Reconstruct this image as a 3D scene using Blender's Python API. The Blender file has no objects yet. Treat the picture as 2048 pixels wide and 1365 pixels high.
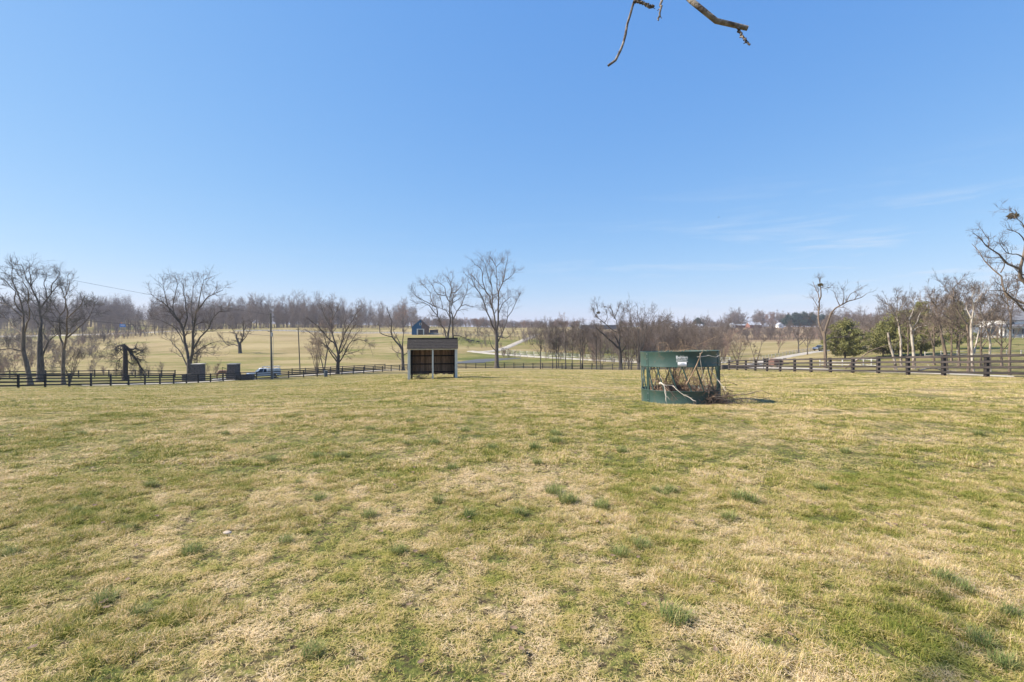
import bpy, bmesh, math, random
import numpy as np
from mathutils import Vector, Matrix

# ------------------------------------------------------------------ scene, camera, light
SC = bpy.context.scene
COL = SC.collection
FPX = 967.0          # focal length in photo pixels (2048 wide)
CAMZ = 2.1
HOR = 660.0          # photo row of the eye-level horizon

cam_d = bpy.data.cameras.new('camera')
cam_d.sensor_width = 36.0
cam_d.lens = FPX / 2048 * 36.0
cam_d.shift_y = -22.5 / 2048
cam_d.clip_start = 0.05
cam_d.clip_end = 12000
cam = bpy.data.objects.new('camera', cam_d)
COL.objects.link(cam)
cam.location = (0, 0, CAMZ)
cam.rotation_euler = (math.radians(90), 0, 0)
SC.camera = cam

EXPO = 0.90
CG = 1.0 / (0.10 * 2 ** EXPO)      # brings the sky curve back to display level at this exposure and sky strength
SUN_EL = math.radians(42)
SUN_AZ = math.radians(-91)      # measured from +Y towards +X: the sun stands to the left
world = bpy.data.worlds.new('World')
SC.world = world
world.use_nodes = True
nt = world.node_tree
nt.nodes.clear()
out = nt.nodes.new('ShaderNodeOutputWorld')
bg = nt.nodes.new('ShaderNodeBackground')
bg.inputs['Strength'].default_value = 0.10
sky = nt.nodes.new('ShaderNodeTexSky')
sky.sky_type = 'NISHITA'
sky.sun_disc = False
sky.sun_elevation = SUN_EL
sky.sun_rotation = SUN_AZ
sky.altitude = 250
sky.air_density = 1.0
sky.dust_density = 0.3
sky.ozone_density = 5.0
# thin cirrus wisps low in the sky: noise stretched along the horizon
tc = nt.nodes.new('ShaderNodeTexCoord')
sep = nt.nodes.new('ShaderNodeSeparateXYZ')
nt.links.new(tc.outputs['Generated'], sep.inputs[0])
mp = nt.nodes.new('ShaderNodeMapping')
mp.inputs['Scale'].default_value = (2.2, 2.2, 22.0)
mp.inputs['Rotation'].default_value = (0.0, math.radians(7), 0.0)
nt.links.new(tc.outputs['Generated'], mp.inputs['Vector'])
nz = nt.nodes.new('ShaderNodeTexNoise')
nz.inputs['Scale'].default_value = 1.7
nz.inputs['Detail'].default_value = 7
nz.inputs['Roughness'].default_value = 0.58
nz.inputs['Distortion'].default_value = 0.5
nt.links.new(mp.outputs[0], nz.inputs['Vector'])
rmp = nt.nodes.new('ShaderNodeValToRGB')
rmp.color_ramp.elements[0].position = 0.50
rmp.color_ramp.elements[1].position = 0.78
nt.links.new(nz.outputs['Fac'], rmp.inputs[0])
band = nt.nodes.new('ShaderNodeMapRange')       # only between the horizon and about 15 degrees
band.interpolation_type = 'SMOOTHSTEP'
band.inputs['From Min'].default_value = 0.30
band.inputs['From Max'].default_value = 0.10
nt.links.new(sep.outputs['Z'], band.inputs['Value'])
east = nt.nodes.new('ShaderNodeMapRange')       # more of them to the right of the view
east.interpolation_type = 'SMOOTHSTEP'
east.inputs['From Min'].default_value = -0.15
east.inputs['From Max'].default_value = 0.75
east.inputs['To Min'].default_value = 0.05
nt.links.new(sep.outputs['X'], east.inputs['Value'])
m1 = nt.nodes.new('ShaderNodeMath'); m1.operation = 'MULTIPLY'
m2 = nt.nodes.new('ShaderNodeMath'); m2.operation = 'MULTIPLY'
m3 = nt.nodes.new('ShaderNodeMath'); m3.operation = 'MULTIPLY'; m3.inputs[1].default_value = 0.85
nt.links.new(rmp.outputs[0], m1.inputs[0]); nt.links.new(band.outputs[0], m1.inputs[1])
nt.links.new(m1.outputs[0], m2.inputs[0]); nt.links.new(east.outputs[0], m2.inputs[1])
nt.links.new(m2.outputs[0], m3.inputs[0])
mixc = nt.nodes.new('ShaderNodeMix'); mixc.data_type = 'RGBA'
mixc.inputs['B'].default_value = (CG * 0.80, CG * 0.86, CG * 0.95, 1)
nt.links.new(m3.outputs[0], mixc.inputs['Factor'])
# the camera's even film curve on the sky colour: gentler contrast, deeper blue (one curve for the whole dome)
ss = nt.nodes.new('ShaderNodeSeparateColor'); cc = nt.nodes.new('ShaderNodeCombineColor')
nt.links.new(sky.outputs[0], ss.inputs[0])
for ch, (gain, gam) in enumerate(((0.180, 0.84), (0.292, 0.55), (0.612, 0.25))):
    pw = nt.nodes.new('ShaderNodeMath'); pw.operation = 'POWER'; pw.inputs[1].default_value = gam
    ml = nt.nodes.new('ShaderNodeMath'); ml.operation = 'MULTIPLY'; ml.inputs[1].default_value = gain * CG
    nt.links.new(ss.outputs[ch], pw.inputs[0]); nt.links.new(pw.outputs[0], ml.inputs[0]); nt.links.new(ml.outputs[0], cc.inputs[ch])
nt.links.new(cc.outputs[0], mixc.inputs['A'])
nt.links.new(mixc.outputs['Result'], bg.inputs['Color'])
nt.links.new(bg.outputs[0], out.inputs['Surface'])

sun_d = bpy.data.lights.new('sun', 'SUN')
sun_d.energy = 4.9
sun_d.angle = math.radians(0.53)
sun_d.color = (1.0, 0.90, 0.77)
sun = bpy.data.objects.new('sun', sun_d)
COL.objects.link(sun)
to_sun = Vector((math.sin(SUN_AZ) * math.cos(SUN_EL), math.cos(SUN_AZ) * math.cos(SUN_EL), math.sin(SUN_EL)))
sun.rotation_euler = to_sun.to_track_quat('Z', 'Y').to_euler()
sun.location = (0, 0, 60)

SC.view_settings.view_transform = 'Standard'
SC.view_settings.look = 'None'
SC.view_settings.gamma = 1.0
SC.view_settings.exposure = EXPO
SC.view_settings.use_curve_mapping = False
SC.render.engine = 'CYCLES'
SC.cycles.max_bounces = 4
SC.cycles.diffuse_bounces = 3
SC.cycles.glossy_bounces = 2
SC.cycles.transparent_max_bounces = 4

# ------------------------------------------------------------------ helpers
def P(px, py, Y):
    """world point that lies Y metres ahead of the photographer in the direction of photo pixel (px, py)"""
    return np.array([(px - 1024.0) / FPX * Y, Y, CAMZ - (py - HOR) / FPX * Y])

def X(px, Y):
    return (px - 1024.0) / FPX * Y

def tag(o, label=None, cat=None, group=None, kind=None):
    if label: o['label'] = label
    if cat: o['category'] = cat
    if group: o['group'] = group
    if kind: o['kind'] = kind
    return o

def empty(name, loc=(0, 0, 0), rz=0.0, label=None, cat=None, group=None):
    o = bpy.data.objects.new(name, None)
    o.empty_display_size = 0.2
    o.location = loc
    o.rotation_euler = (0, 0, rz)
    COL.objects.link(o)
    return tag(o, label, cat, group)

def mesh_np(name, V, Q=None, T=None):
    """mesh from numpy vertices plus quads and / or triangles"""
    me = bpy.data.meshes.new(name)
    V = np.asarray(V, dtype=np.float32).reshape(-1, 3)
    parts, tot = [], []
    if Q is not None and len(Q):
        Q = np.asarray(Q, dtype=np.int32); parts.append(Q.ravel()); tot.append(np.full(len(Q), 4, np.int32))
    if T is not None and len(T):
        T = np.asarray(T, dtype=np.int32); parts.append(T.ravel()); tot.append(np.full(len(T), 3, np.int32))
    loops = np.concatenate(parts); tot = np.concatenate(tot)
    start = np.concatenate([[0], np.cumsum(tot)[:-1]]).astype(np.int32)
    me.vertices.add(len(V)); me.vertices.foreach_set('co', V.ravel())
    me.loops.add(len(loops)); me.loops.foreach_set('vertex_index', loops)
    me.polygons.add(len(tot)); me.polygons.foreach_set('loop_start', start)
    me.polygons.foreach_set('loop_total', tot)
    me.update(calc_edges=True)
    me.validate()
    return me

def smooth(me):
    me.polygons.foreach_set('use_smooth', np.ones(len(me.polygons), dtype=bool))
    return me

def link(name, me, mat=None, parent=None, loc=None):
    o = bpy.data.objects.new(name, me)
    if mat is not None and len(me.materials) == 0:
        me.materials.append(mat)
    COL.objects.link(o)
    if parent is not None:
        o.parent = parent
    if loc is not None:
        o.location = loc
    return o

class MB:
    """collects boxes, prisms, tubes and quads into one mesh"""
    def __init__(self):
        self.v, self.f = [], []
    def add(self, vs, fs):
        n = len(self.v)
        self.v += [tuple(map(float, p)) for p in vs]
        self.f += [tuple(i + n for i in f) for f in fs]
        return self
    def box(self, x0, x1, y0, y1, z0, z1):
        vs = [(x0, y0, z0), (x1, y0, z0), (x1, y1, z0), (x0, y1, z0), (x0, y0, z1), (x1, y0, z1), (x1, y1, z1), (x0, y1, z1)]
        return self.add(vs, [(0, 3, 2, 1), (4, 5, 6, 7), (0, 1, 5, 4), (1, 2, 6, 5), (2, 3, 7, 6), (3, 0, 4, 7)])
    def hexa(self, b, t):
        """four bottom and four top corners"""
        return self.add(list(b) + list(t), [(0, 3, 2, 1), (4, 5, 6, 7), (0, 1, 5, 4), (1, 2, 6, 5), (2, 3, 7, 6), (3, 0, 4, 7)])
    def prism(self, poly, axis, a, b):
        """extrude a 2-D polygon: axis 'y' -> poly in (x, z); axis 'x' -> poly in (y, z); axis 'z' -> poly in (x, y)"""
        def mk(p, t):
            return {'y': (p[0], t, p[1]), 'x': (t, p[0], p[1]), 'z': (p[0], p[1], t)}[axis]
        n = len(poly)
        vs = [mk(p, a) for p in poly] + [mk(p, b) for p in poly]
        fs = [tuple(range(n)), tuple(range(2 * n - 1, n - 1, -1))]
        fs += [(i, n + i, n + (i + 1) % n, (i + 1) % n) for i in range(n)]
        return self.add(vs, fs)
    def cyl(self, c, r, axis, h, n=16, r2=None):
        r2 = r if r2 is None else r2
        vs = []
        for k, rr in ((-0.5, r), (0.5, r2)):
            for i in range(n):
                a = 2 * math.pi * i / n
                d = (math.cos(a) * rr, math.sin(a) * rr, k * h)
                if axis == 'x': d = (d[2], d[0], d[1])
                if axis == 'y': d = (d[0], d[2], d[1])
                vs.append((c[0] + d[0], c[1] + d[1], c[2] + d[2]))
        fs = [tuple(range(n)), tuple(range(2 * n - 1, n - 1, -1))]
        fs += [(i, n + i, n + (i + 1) % n, (i + 1) % n) for i in range(n)]
        return self.add(vs, fs)
    def build(self, name, mat, parent=None, bevel=0.0, sm=False, loc=None):
        me = bpy.data.meshes.new(name)
        me.from_pydata(self.v, [], self.f)
        bm = bmesh.new(); bm.from_mesh(me)
        bmesh.ops.recalc_face_normals(bm, faces=bm.faces)
        if bevel > 0:
            bmesh.ops.bevel(bm, geom=list(bm.edges), offset=bevel, segments=2, affect='EDGES', profile=0.6)
        bm.to_mesh(me); bm.free()
        if sm: smooth(me)
        return link(name, me, mat, parent, loc)

# ------------------------------------------------------------------ noise in numpy (for placing things, not for shading)
_rs = np.random.RandomState(7)
_LAT = _rs.rand(256, 256)
def vnoise(x, y):
    xi = np.floor(x).astype(int); yi = np.floor(y).astype(int)
    fx = x - xi; fy = y - yi
    fx = fx * fx * (3 - 2 * fx); fy = fy * fy * (3 - 2 * fy)
    a = _LAT[xi % 256, yi % 256]; b = _LAT[(xi + 1) % 256, yi % 256]
    c = _LAT[xi % 256, (yi + 1) % 256]; d = _LAT[(xi + 1) % 256, (yi + 1) % 256]
    return (a * (1 - fx) + b * fx) * (1 - fy) + (c * (1 - fx) + d * fx) * fy
def fbm(x, y, oct=4, gain=0.5):
    s = 0; a = 1; t = 0
    for i in range(oct):
        s = s + a * vnoise(x * 2 ** i + 17.3 * i, y * 2 ** i + 5.1 * i); t += a; a *= gain
    return s / t
def sstep(a, b, x):
    t = np.clip((x - a) / (b - a), 0, 1)
    return t * t * (3 - 2 * t)

# ------------------------------------------------------------------ materials
def new_mat(name):
    m = bpy.data.materials.new(name); m.use_nodes = True
    return m, m.node_tree, m.node_tree.nodes['Principled BSDF']

def mat(name, c1, c2=None, rough=0.8, scale=6.0, bump=0.0, bump_scale=None, metal=0.0, stretch=None, detail=5, spec=0.5, lo=0.35, hi=0.65):
    m, t, b = new_mat(name)
    b.inputs['Roughness'].default_value = rough
    b.inputs['Metallic'].default_value = metal
    b.inputs['Specular IOR Level'].default_value = spec
    if c2 is None:
        b.inputs['Base Color'].default_value = (*c1, 1)
    co = t.nodes.new('ShaderNodeTexCoord')
    mpn = t.nodes.new('ShaderNodeMapping')
    if stretch: mpn.inputs['Scale'].default_value = stretch
    t.links.new(co.outputs['Object'], mpn.inputs['Vector'])
    n = t.nodes.new('ShaderNodeTexNoise')
    n.inputs['Scale'].default_value = scale
    n.inputs['Detail'].default_value = detail
    n.inputs['Roughness'].default_value = 0.62
    t.links.new(mpn.outputs[0], n.inputs['Vector'])
    if c2 is not None:
        r = t.nodes.new('ShaderNodeValToRGB')
        r.color_ramp.elements[0].position = lo; r.color_ramp.elements[0].color = (*c1, 1)
        r.color_ramp.elements[1].position = hi; r.color_ramp.elements[1].color = (*c2, 1)
        t.links.new(n.outputs['Fac'], r.inputs[0])
        t.links.new(r.outputs[0], b.inputs['Base Color'])
    if bump:
        bn = t.nodes.new('ShaderNodeTexNoise')
        bn.inputs['Scale'].default_value = bump_scale or scale * 3
        bn.inputs['Detail'].default_value = 4
        t.links.new(mpn.outputs[0], bn.inputs['Vector'])
        bp = t.nodes.new('ShaderNodeBump')
        bp.inputs['Strength'].default_value = bump
        bp.inputs['Distance'].default_value = 0.02
        t.links.new(bn.outputs['Fac'], bp.inputs['Height'])
        t.links.new(bp.outputs[0], b.inputs['Normal'])
    return m

M = {}
M['bark'] = mat('bark_grey_brown', (0.055, 0.046, 0.039), (0.15, 0.127, 0.106), 0.9, 3.0, 0.6, 12, stretch=(3, 3, 0.6))
M['bark_dark'] = mat('bark_dark', (0.035, 0.029, 0.025), (0.085, 0.072, 0.06), 0.9, 3.0, 0.6, 12, stretch=(3, 3, 0.6))
M['bark_tan'] = mat('bark_tan', (0.085, 0.062, 0.045), (0.22, 0.17, 0.125), 0.9, 2.2, 0.5, 10, stretch=(3, 3, 0.6))
M['bark_pale'] = mat('bark_pale_sycamore', (0.13, 0.095, 0.07), (0.46, 0.41, 0.34), 0.85, 1.6, 0.3, 8, stretch=(2.5, 2.5, 0.7), lo=0.42, hi=0.55)
M['twig'] = mat('twig_brown', (0.085, 0.064, 0.052), (0.18, 0.14, 0.112), 0.9, 1.2)
M['twig_grey'] = mat('twig_grey', (0.06, 0.052, 0.046), (0.13, 0.112, 0.096), 0.9, 1.2)
M['twig_red'] = mat('twig_reddish', (0.20, 0.125, 0.098), (0.34, 0.235, 0.185), 0.9, 1.2)
M['twig_tan'] = mat('twig_tan', (0.20, 0.145, 0.105), (0.36, 0.28, 0.20), 0.9, 1.2)
M['wood_twig'] = mat('far_wood_twig', (0.15, 0.118, 0.108), (0.27, 0.225, 0.20), 0.9, 0.3)
M['vine'] = mat('dark_vine', (0.03, 0.026, 0.024), (0.08, 0.06, 0.05), 0.9, 6)
M['needle'] = mat('evergreen_needles', (0.085, 0.098, 0.03), (0.29, 0.275, 0.09), 0.85, 0.9, lo=0.3, hi=0.7)
M['needle_blue'] = mat('spruce_needles', (0.018, 0.035, 0.028), (0.05, 0.085, 0.06), 0.85, 0.5, lo=0.3, hi=0.7)
M['fence_black'] = mat('fence_black_paint', (0.012, 0.012, 0.014), (0.035, 0.034, 0.034), 0.7, 4.0, 0.3, 30, stretch=(0.4, 3, 3))
M['fence_worn'] = mat('fence_worn_paint', (0.020, 0.017, 0.017), (0.078, 0.062, 0.055), 0.85, 5.0, 0.4, 30, stretch=(0.5, 3, 3), lo=0.38, hi=0.68)
M['fence_grey'] = mat('fence_grey_wood', (0.24, 0.22, 0.19), (0.42, 0.39, 0.34), 0.9, 3.0)
M['fence_white'] = mat('fence_white_paint', (0.40, 0.385, 0.355), (0.60, 0.585, 0.55), 0.8, 2.0)
M['pole'] = mat('pole_creosote', (0.07, 0.062, 0.05), (0.16, 0.145, 0.115), 0.9, 3.0, stretch=(4, 4, 0.4))
M['metal'] = mat('galvanised_metal', (0.30, 0.31, 0.32), (0.45, 0.46, 0.47), 0.45, 8, metal=0.7)
M['wire'] = mat('wire', (0.05, 0.05, 0.055), rough=0.6)
M['stone'] = mat('gate_stone', (0.06, 0.051, 0.05), (0.14, 0.122, 0.115), 0.9, 5.0, 0.7, 14)
M['stone_cap'] = mat('gate_stone_cap', (0.34, 0.31, 0.28), (0.46, 0.43, 0.39), 0.9, 5.0)
M['mortar'] = mat('mortar', (0.12, 0.11, 0.10), (0.17, 0.155, 0.14), 0.95, 9.0)
M['iron'] = mat('black_iron', (0.012, 0.012, 0.014), rough=0.5)
M['gravel'] = mat('pale_gravel', (0.29, 0.258, 0.21), (0.46, 0.42, 0.355), 0.95, 0.6, 0.4, 6)
M['asphalt'] = mat('worn_asphalt', (0.16, 0.155, 0.15), (0.26, 0.25, 0.24), 0.9, 0.8)

def dryness_group():
    """how dry the turf is at a place: patches of straw and green at several sizes, from the world position"""
    g = bpy.data.node_groups.new('turf_dryness', 'ShaderNodeTree')
    g.interface.new_socket('Dry', in_out='OUTPUT', socket_type='NodeSocketFloat')
    o = g.nodes.new('NodeGroupOutput'); geo = g.nodes.new('ShaderNodeNewGeometry')
    mp = g.nodes.new('ShaderNodeMapping'); mp.inputs['Scale'].default_value = (1.0, 1.15, 0.0)
    g.links.new(geo.outputs['Position'], mp.inputs['Vector'])
    prev = None
    for sc, det, amp in ((0.20, 2, 1.0), (0.9, 3, 1.6), (3.8, 3, 1.6)):
        n = g.nodes.new('ShaderNodeTexNoise'); n.inputs['Scale'].default_value = sc; n.inputs['Detail'].default_value = det; n.inputs['Roughness'].default_value = 0.6
        g.links.new(mp.outputs[0], n.inputs['Vector'])
        m = g.nodes.new('ShaderNodeMath'); m.operation = 'MULTIPLY_ADD'; m.inputs[1].default_value = amp
        g.links.new(n.outputs['Fac'], m.inputs[0])
        if prev is None: m.inputs[2].default_value = 0.345 - 0.5 * (1.0 + 1.6 + 1.6)
        else: g.links.new(prev, m.inputs[2])
        prev = m.outputs[0]
    # the crown of the knoll, ahead and to the right, is the driest ground
    sx_ = g.nodes.new('ShaderNodeSeparateXYZ'); g.links.new(geo.outputs['Position'], sx_.inputs[0])
    def ramp(sock, a, b, lo, hi):
        r = g.nodes.new('ShaderNodeMapRange'); r.interpolation_type = 'SMOOTHSTEP'
        for k, v in (('From Min', a), ('From Max', b), ('To Min', lo), ('To Max', hi)): r.inputs[k].default_value = v
        g.links.new(sock, r.inputs['Value']); return r.outputs[0]
    mu = g.nodes.new('ShaderNodeMath'); mu.operation = 'MULTIPLY_ADD'
    g.links.new(ramp(sx_.outputs['Y'], 8, 20, 0.0, 0.11), mu.inputs[0]); g.links.new(ramp(sx_.outputs['X'], -10, 2, 0.25, 1.0), mu.inputs[1]); g.links.new(prev, mu.inputs[2])
    g.links.new(mu.outputs[0], o.inputs[0])
    return g
DRYG = dryness_group()

def vary(m, lo=0.6, hi=1.6):
    """each piece weathers a little differently"""
    t = m.node_tree; b = t.nodes['Principled BSDF']; src = b.inputs['Base Color'].links[0].from_socket
    oi = t.nodes.new('ShaderNodeObjectInfo'); mr = t.nodes.new('ShaderNodeMapRange')
    mr.inputs['To Min'].default_value = lo; mr.inputs['To Max'].default_value = hi
    t.links.new(oi.outputs['Random'], mr.inputs['Value'])
    vm = t.nodes.new('ShaderNodeVectorMath'); vm.operation = 'SCALE'
    t.links.new(src, vm.inputs[0]); t.links.new(mr.outputs[0], vm.inputs['Scale']); t.links.new(vm.outputs[0], b.inputs['Base Color'])
vary(M['fence_black'], 0.6, 1.9); vary(M['fence_worn'], 0.6, 1.7)
# ------------------------------------------------------------------ terrain: a grassy knoll, a shallow valley behind it, farmland rising beyond
def zz(Y, py): return CAMZ - (py - HOR) / FPX * Y
_PROF = {
 -500: [(46, 777), (62, 768), (90, 757), (110, 747), (160, 733), (250, 700), (330, 669), (420, 655), (520, 640), (900, 636), (5000, 652)],
    0: [(46, 777), (62, 768), (90, 757), (110, 747), (160, 733), (250, 700), (330, 669), (420, 655), (520, 640), (900, 636), (5000, 652)],
  250: [(60, 772), (85, 760), (110, 745), (170, 712), (250, 683), (330, 667), (420, 655), (520, 642), (900, 640), (5000, 653)],
  450: [(76, 768), (100, 752), (120, 741), (160, 712), (220, 680), (300, 661), (420, 656), (520, 648), (900, 645), (5000, 655)],
  650: [(92, 756.5), (110, 744), (135, 728), (180, 697), (240, 672), (300, 660), (420, 655), (600, 650), (5000, 656)],
  865: [(35, 755), (112, 744), (125, 735), (150, 718), (190, 690), (230, 666), (300, 659), (450, 656), (700, 653), (5000, 657)],
 1000: [(35, 756), (118, 740.5), (135, 728), (150, 719), (170, 705), (200, 690), (260, 672), (350, 661), (600, 656), (5000, 657)],
 1150: [(40, 755), (95, 739.5), (112, 741.5), (135, 726), (150, 718), (175, 702), (220, 685), (300, 668), (420, 657), (700, 654), (5000, 657)],
 1300: [(40, 756), (90, 740), (110, 742.5), (140, 727), (165, 715), (220, 695), (300, 675), (450, 659), (600, 655), (5000, 657)],
 1450: [(66, 740), (85, 742.5), (120, 728), (160, 712), (220, 695), (300, 683), (330, 676), (480, 659), (600, 655), (5000, 657)],
 1600: [(49, 743.5), (58, 743), (80, 732), (110, 718), (150, 703), (190, 694), (300, 682), (330, 676), (480, 659), (600, 654), (5000, 656)],
 1750: [(39, 746), (50, 746), (75, 730), (100, 712), (140, 698), (190, 687), (300, 675), (500, 660), (700, 655), (5000, 656)],
 1900: [(33, 749.5), (42, 751.5), (58, 738), (80, 712), (105, 690), (130, 675), (160, 669), (300, 665), (500, 660), (5000, 656)],
 2048: [(28, 753.5), (42, 756), (58, 742), (80, 712), (105, 690), (130, 675), (160, 669), (300, 665), (500, 660), (5000, 656)],
 2600: [(28, 753.5), (42, 756), (58, 742), (80, 712), (105, 690), (130, 675), (160, 669), (300, 665), (500, 660), (5000, 656)],
}
_LY = np.linspace(math.log(8), math.log(5000), 520)
_US = np.linspace(-1.58, 1.63, 240)
def _gauss(n):
    k = np.exp(-0.5 * (np.arange(-3 * n, 3 * n + 1) / n) ** 2); return k / k.sum()
def _conv(a, k, axis):
    r = len(k) // 2
    pad = [(0, 0), (0, 0)]; pad[axis] = (r, r)
    b = np.pad(a, pad, mode='edge')
    return np.apply_along_axis(lambda v: np.convolve(v, k, 'valid'), axis, b)
_pxs = sorted(_PROF)
_tab = []
for _p in _pxs:
    pts = [(8, 0.0), (12, 0.0)] + [(Y, zz(Y, py)) for Y, py in _PROF[_p]]
    _tab.append(np.interp(np.exp(_LY), [q[0] for q in pts], [q[1] for q in pts]))
_tab = _conv(np.array(_tab), _gauss(7), 1)
_pu = (np.array(_pxs) - 1024) / FPX
_TZ = np.array([np.interp(_US, _pu, _tab[:, j]) for j in range(len(_LY))]).T
_TZ = _conv(_TZ, _gauss(5), 0)
def ground(x, y):
    x = np.asarray(x, float); y = np.asarray(y, float)
    ly = np.log(np.clip(y, 8.001, 4990)); u = np.clip(x / np.maximum(y, 12), _US[0] + 1e-4, _US[-1] - 1e-4)
    fi = (u - _US[0]) / (_US[1] - _US[0]); fj = (ly - _LY[0]) / (_LY[1] - _LY[0])
    i = np.clip(np.floor(fi).astype(int), 0, len(_US) - 2); j = np.clip(np.floor(fj).astype(int), 0, len(_LY) - 2)
    a = fi - i; b = fj - j
    z = (_TZ[i, j] * (1 - a) + _TZ[i + 1, j] * a) * (1 - b) + (_TZ[i, j + 1] * (1 - a) + _TZ[i + 1, j + 1] * a) * b
    z = z + 0.05 * (fbm(x * 0.55, y * 0.55, 3) - 0.5) * sstep(0, 4, y) + 0.5 * (fbm(x * 0.03 + 40, y * 0.03, 3) - 0.5) * sstep(120, 260, y) + 3.2 * (fbm(x * 0.012 + 8, y * 0.012 + 3, 2) - 0.5) * sstep(140, 260, y)
    return z

def field_dry(x, y):
    """far fields: straw-coloured, the hollows and the slope on the right greener, the banks drawn along the contours"""
    u = x / np.maximum(y, 12)
    b = fbm(u * 5.0 + 3, np.log(np.maximum(y, 12)) * 16, 4, 0.6)
    d = 0.70 + 1.5 * (b - 0.5)
    px = u * FPX + 1024
    d = d - 0.34 * sstep(1640, 1760, px) * sstep(60, 75, y) * sstep(220, 150, y)
    d = d - 0.22 * sstep(880, 960, px) * sstep(1420, 1200, px) * sstep(118, 140, y) * sstep(260, 200, y)
    d = d - 0.30 * sstep(110, 96, y) * sstep(60, 75, y) * sstep(900, 500, px)
    return np.clip(d, 0, 1)

_ry = np.concatenate([np.linspace(-40, -2, 14), np.arange(-1, 24, 0.22), np.geomspace(24, 170, 190), np.geomspace(172, 5000, 150)])
_ru = np.linspace(-1, 1, 340)
_gy, _gu = np.meshgrid(_ry, _ru, indexing='ij')
_half = np.where(_gy < 400, 1.45 * np.maximum(_gy, 0) + 40, 1.45 * _gy + 40)
_gx = _gu * _half
_gz = ground(_gx, _gy)
_n0, _n1 = _gx.shape
_idx = np.arange(_n0 * _n1).reshape(_n0, _n1)
_q = np.stack([_idx[:-1, :-1], _idx[:-1, 1:], _idx[1:, 1:], _idx[1:, :-1]], -1).reshape(-1, 4)
_me = smooth(mesh_np('ground', np.stack([_gx, _gy, _gz], -1), _q))
a_ = _me.attributes.new('dry', 'FLOAT', 'POINT'); a_.data.foreach_set('value', field_dry(_gx, _gy).ravel().astype(np.float32))
_px = _gx / np.maximum(_gy, 12) * FPX + 1024
_br = sstep(255, 310, _gy) * sstep(1080, 1280, _px) * sstep(760, 560, _gy) * (0.55 + 0.9 * (fbm(_px * 0.012, np.log(np.maximum(_gy, 12)) * 14, 3) - 0.3)) + 0.22 * sstep(0.55, 0.7, fbm(_px * 0.01 + 9, np.log(np.maximum(_gy, 12)) * 9, 3)) * sstep(110, 140, _gy)
a_ = _me.attributes.new('weeds', 'FLOAT', 'POINT'); a_.data.foreach_set('value', np.clip(_br, 0, 1).ravel().astype(np.float32))
a_ = _me.attributes.new('far', 'FLOAT', 'POINT'); a_.data.foreach_set('value', sstep(55, 110, _gy).ravel().astype(np.float32))

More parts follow.
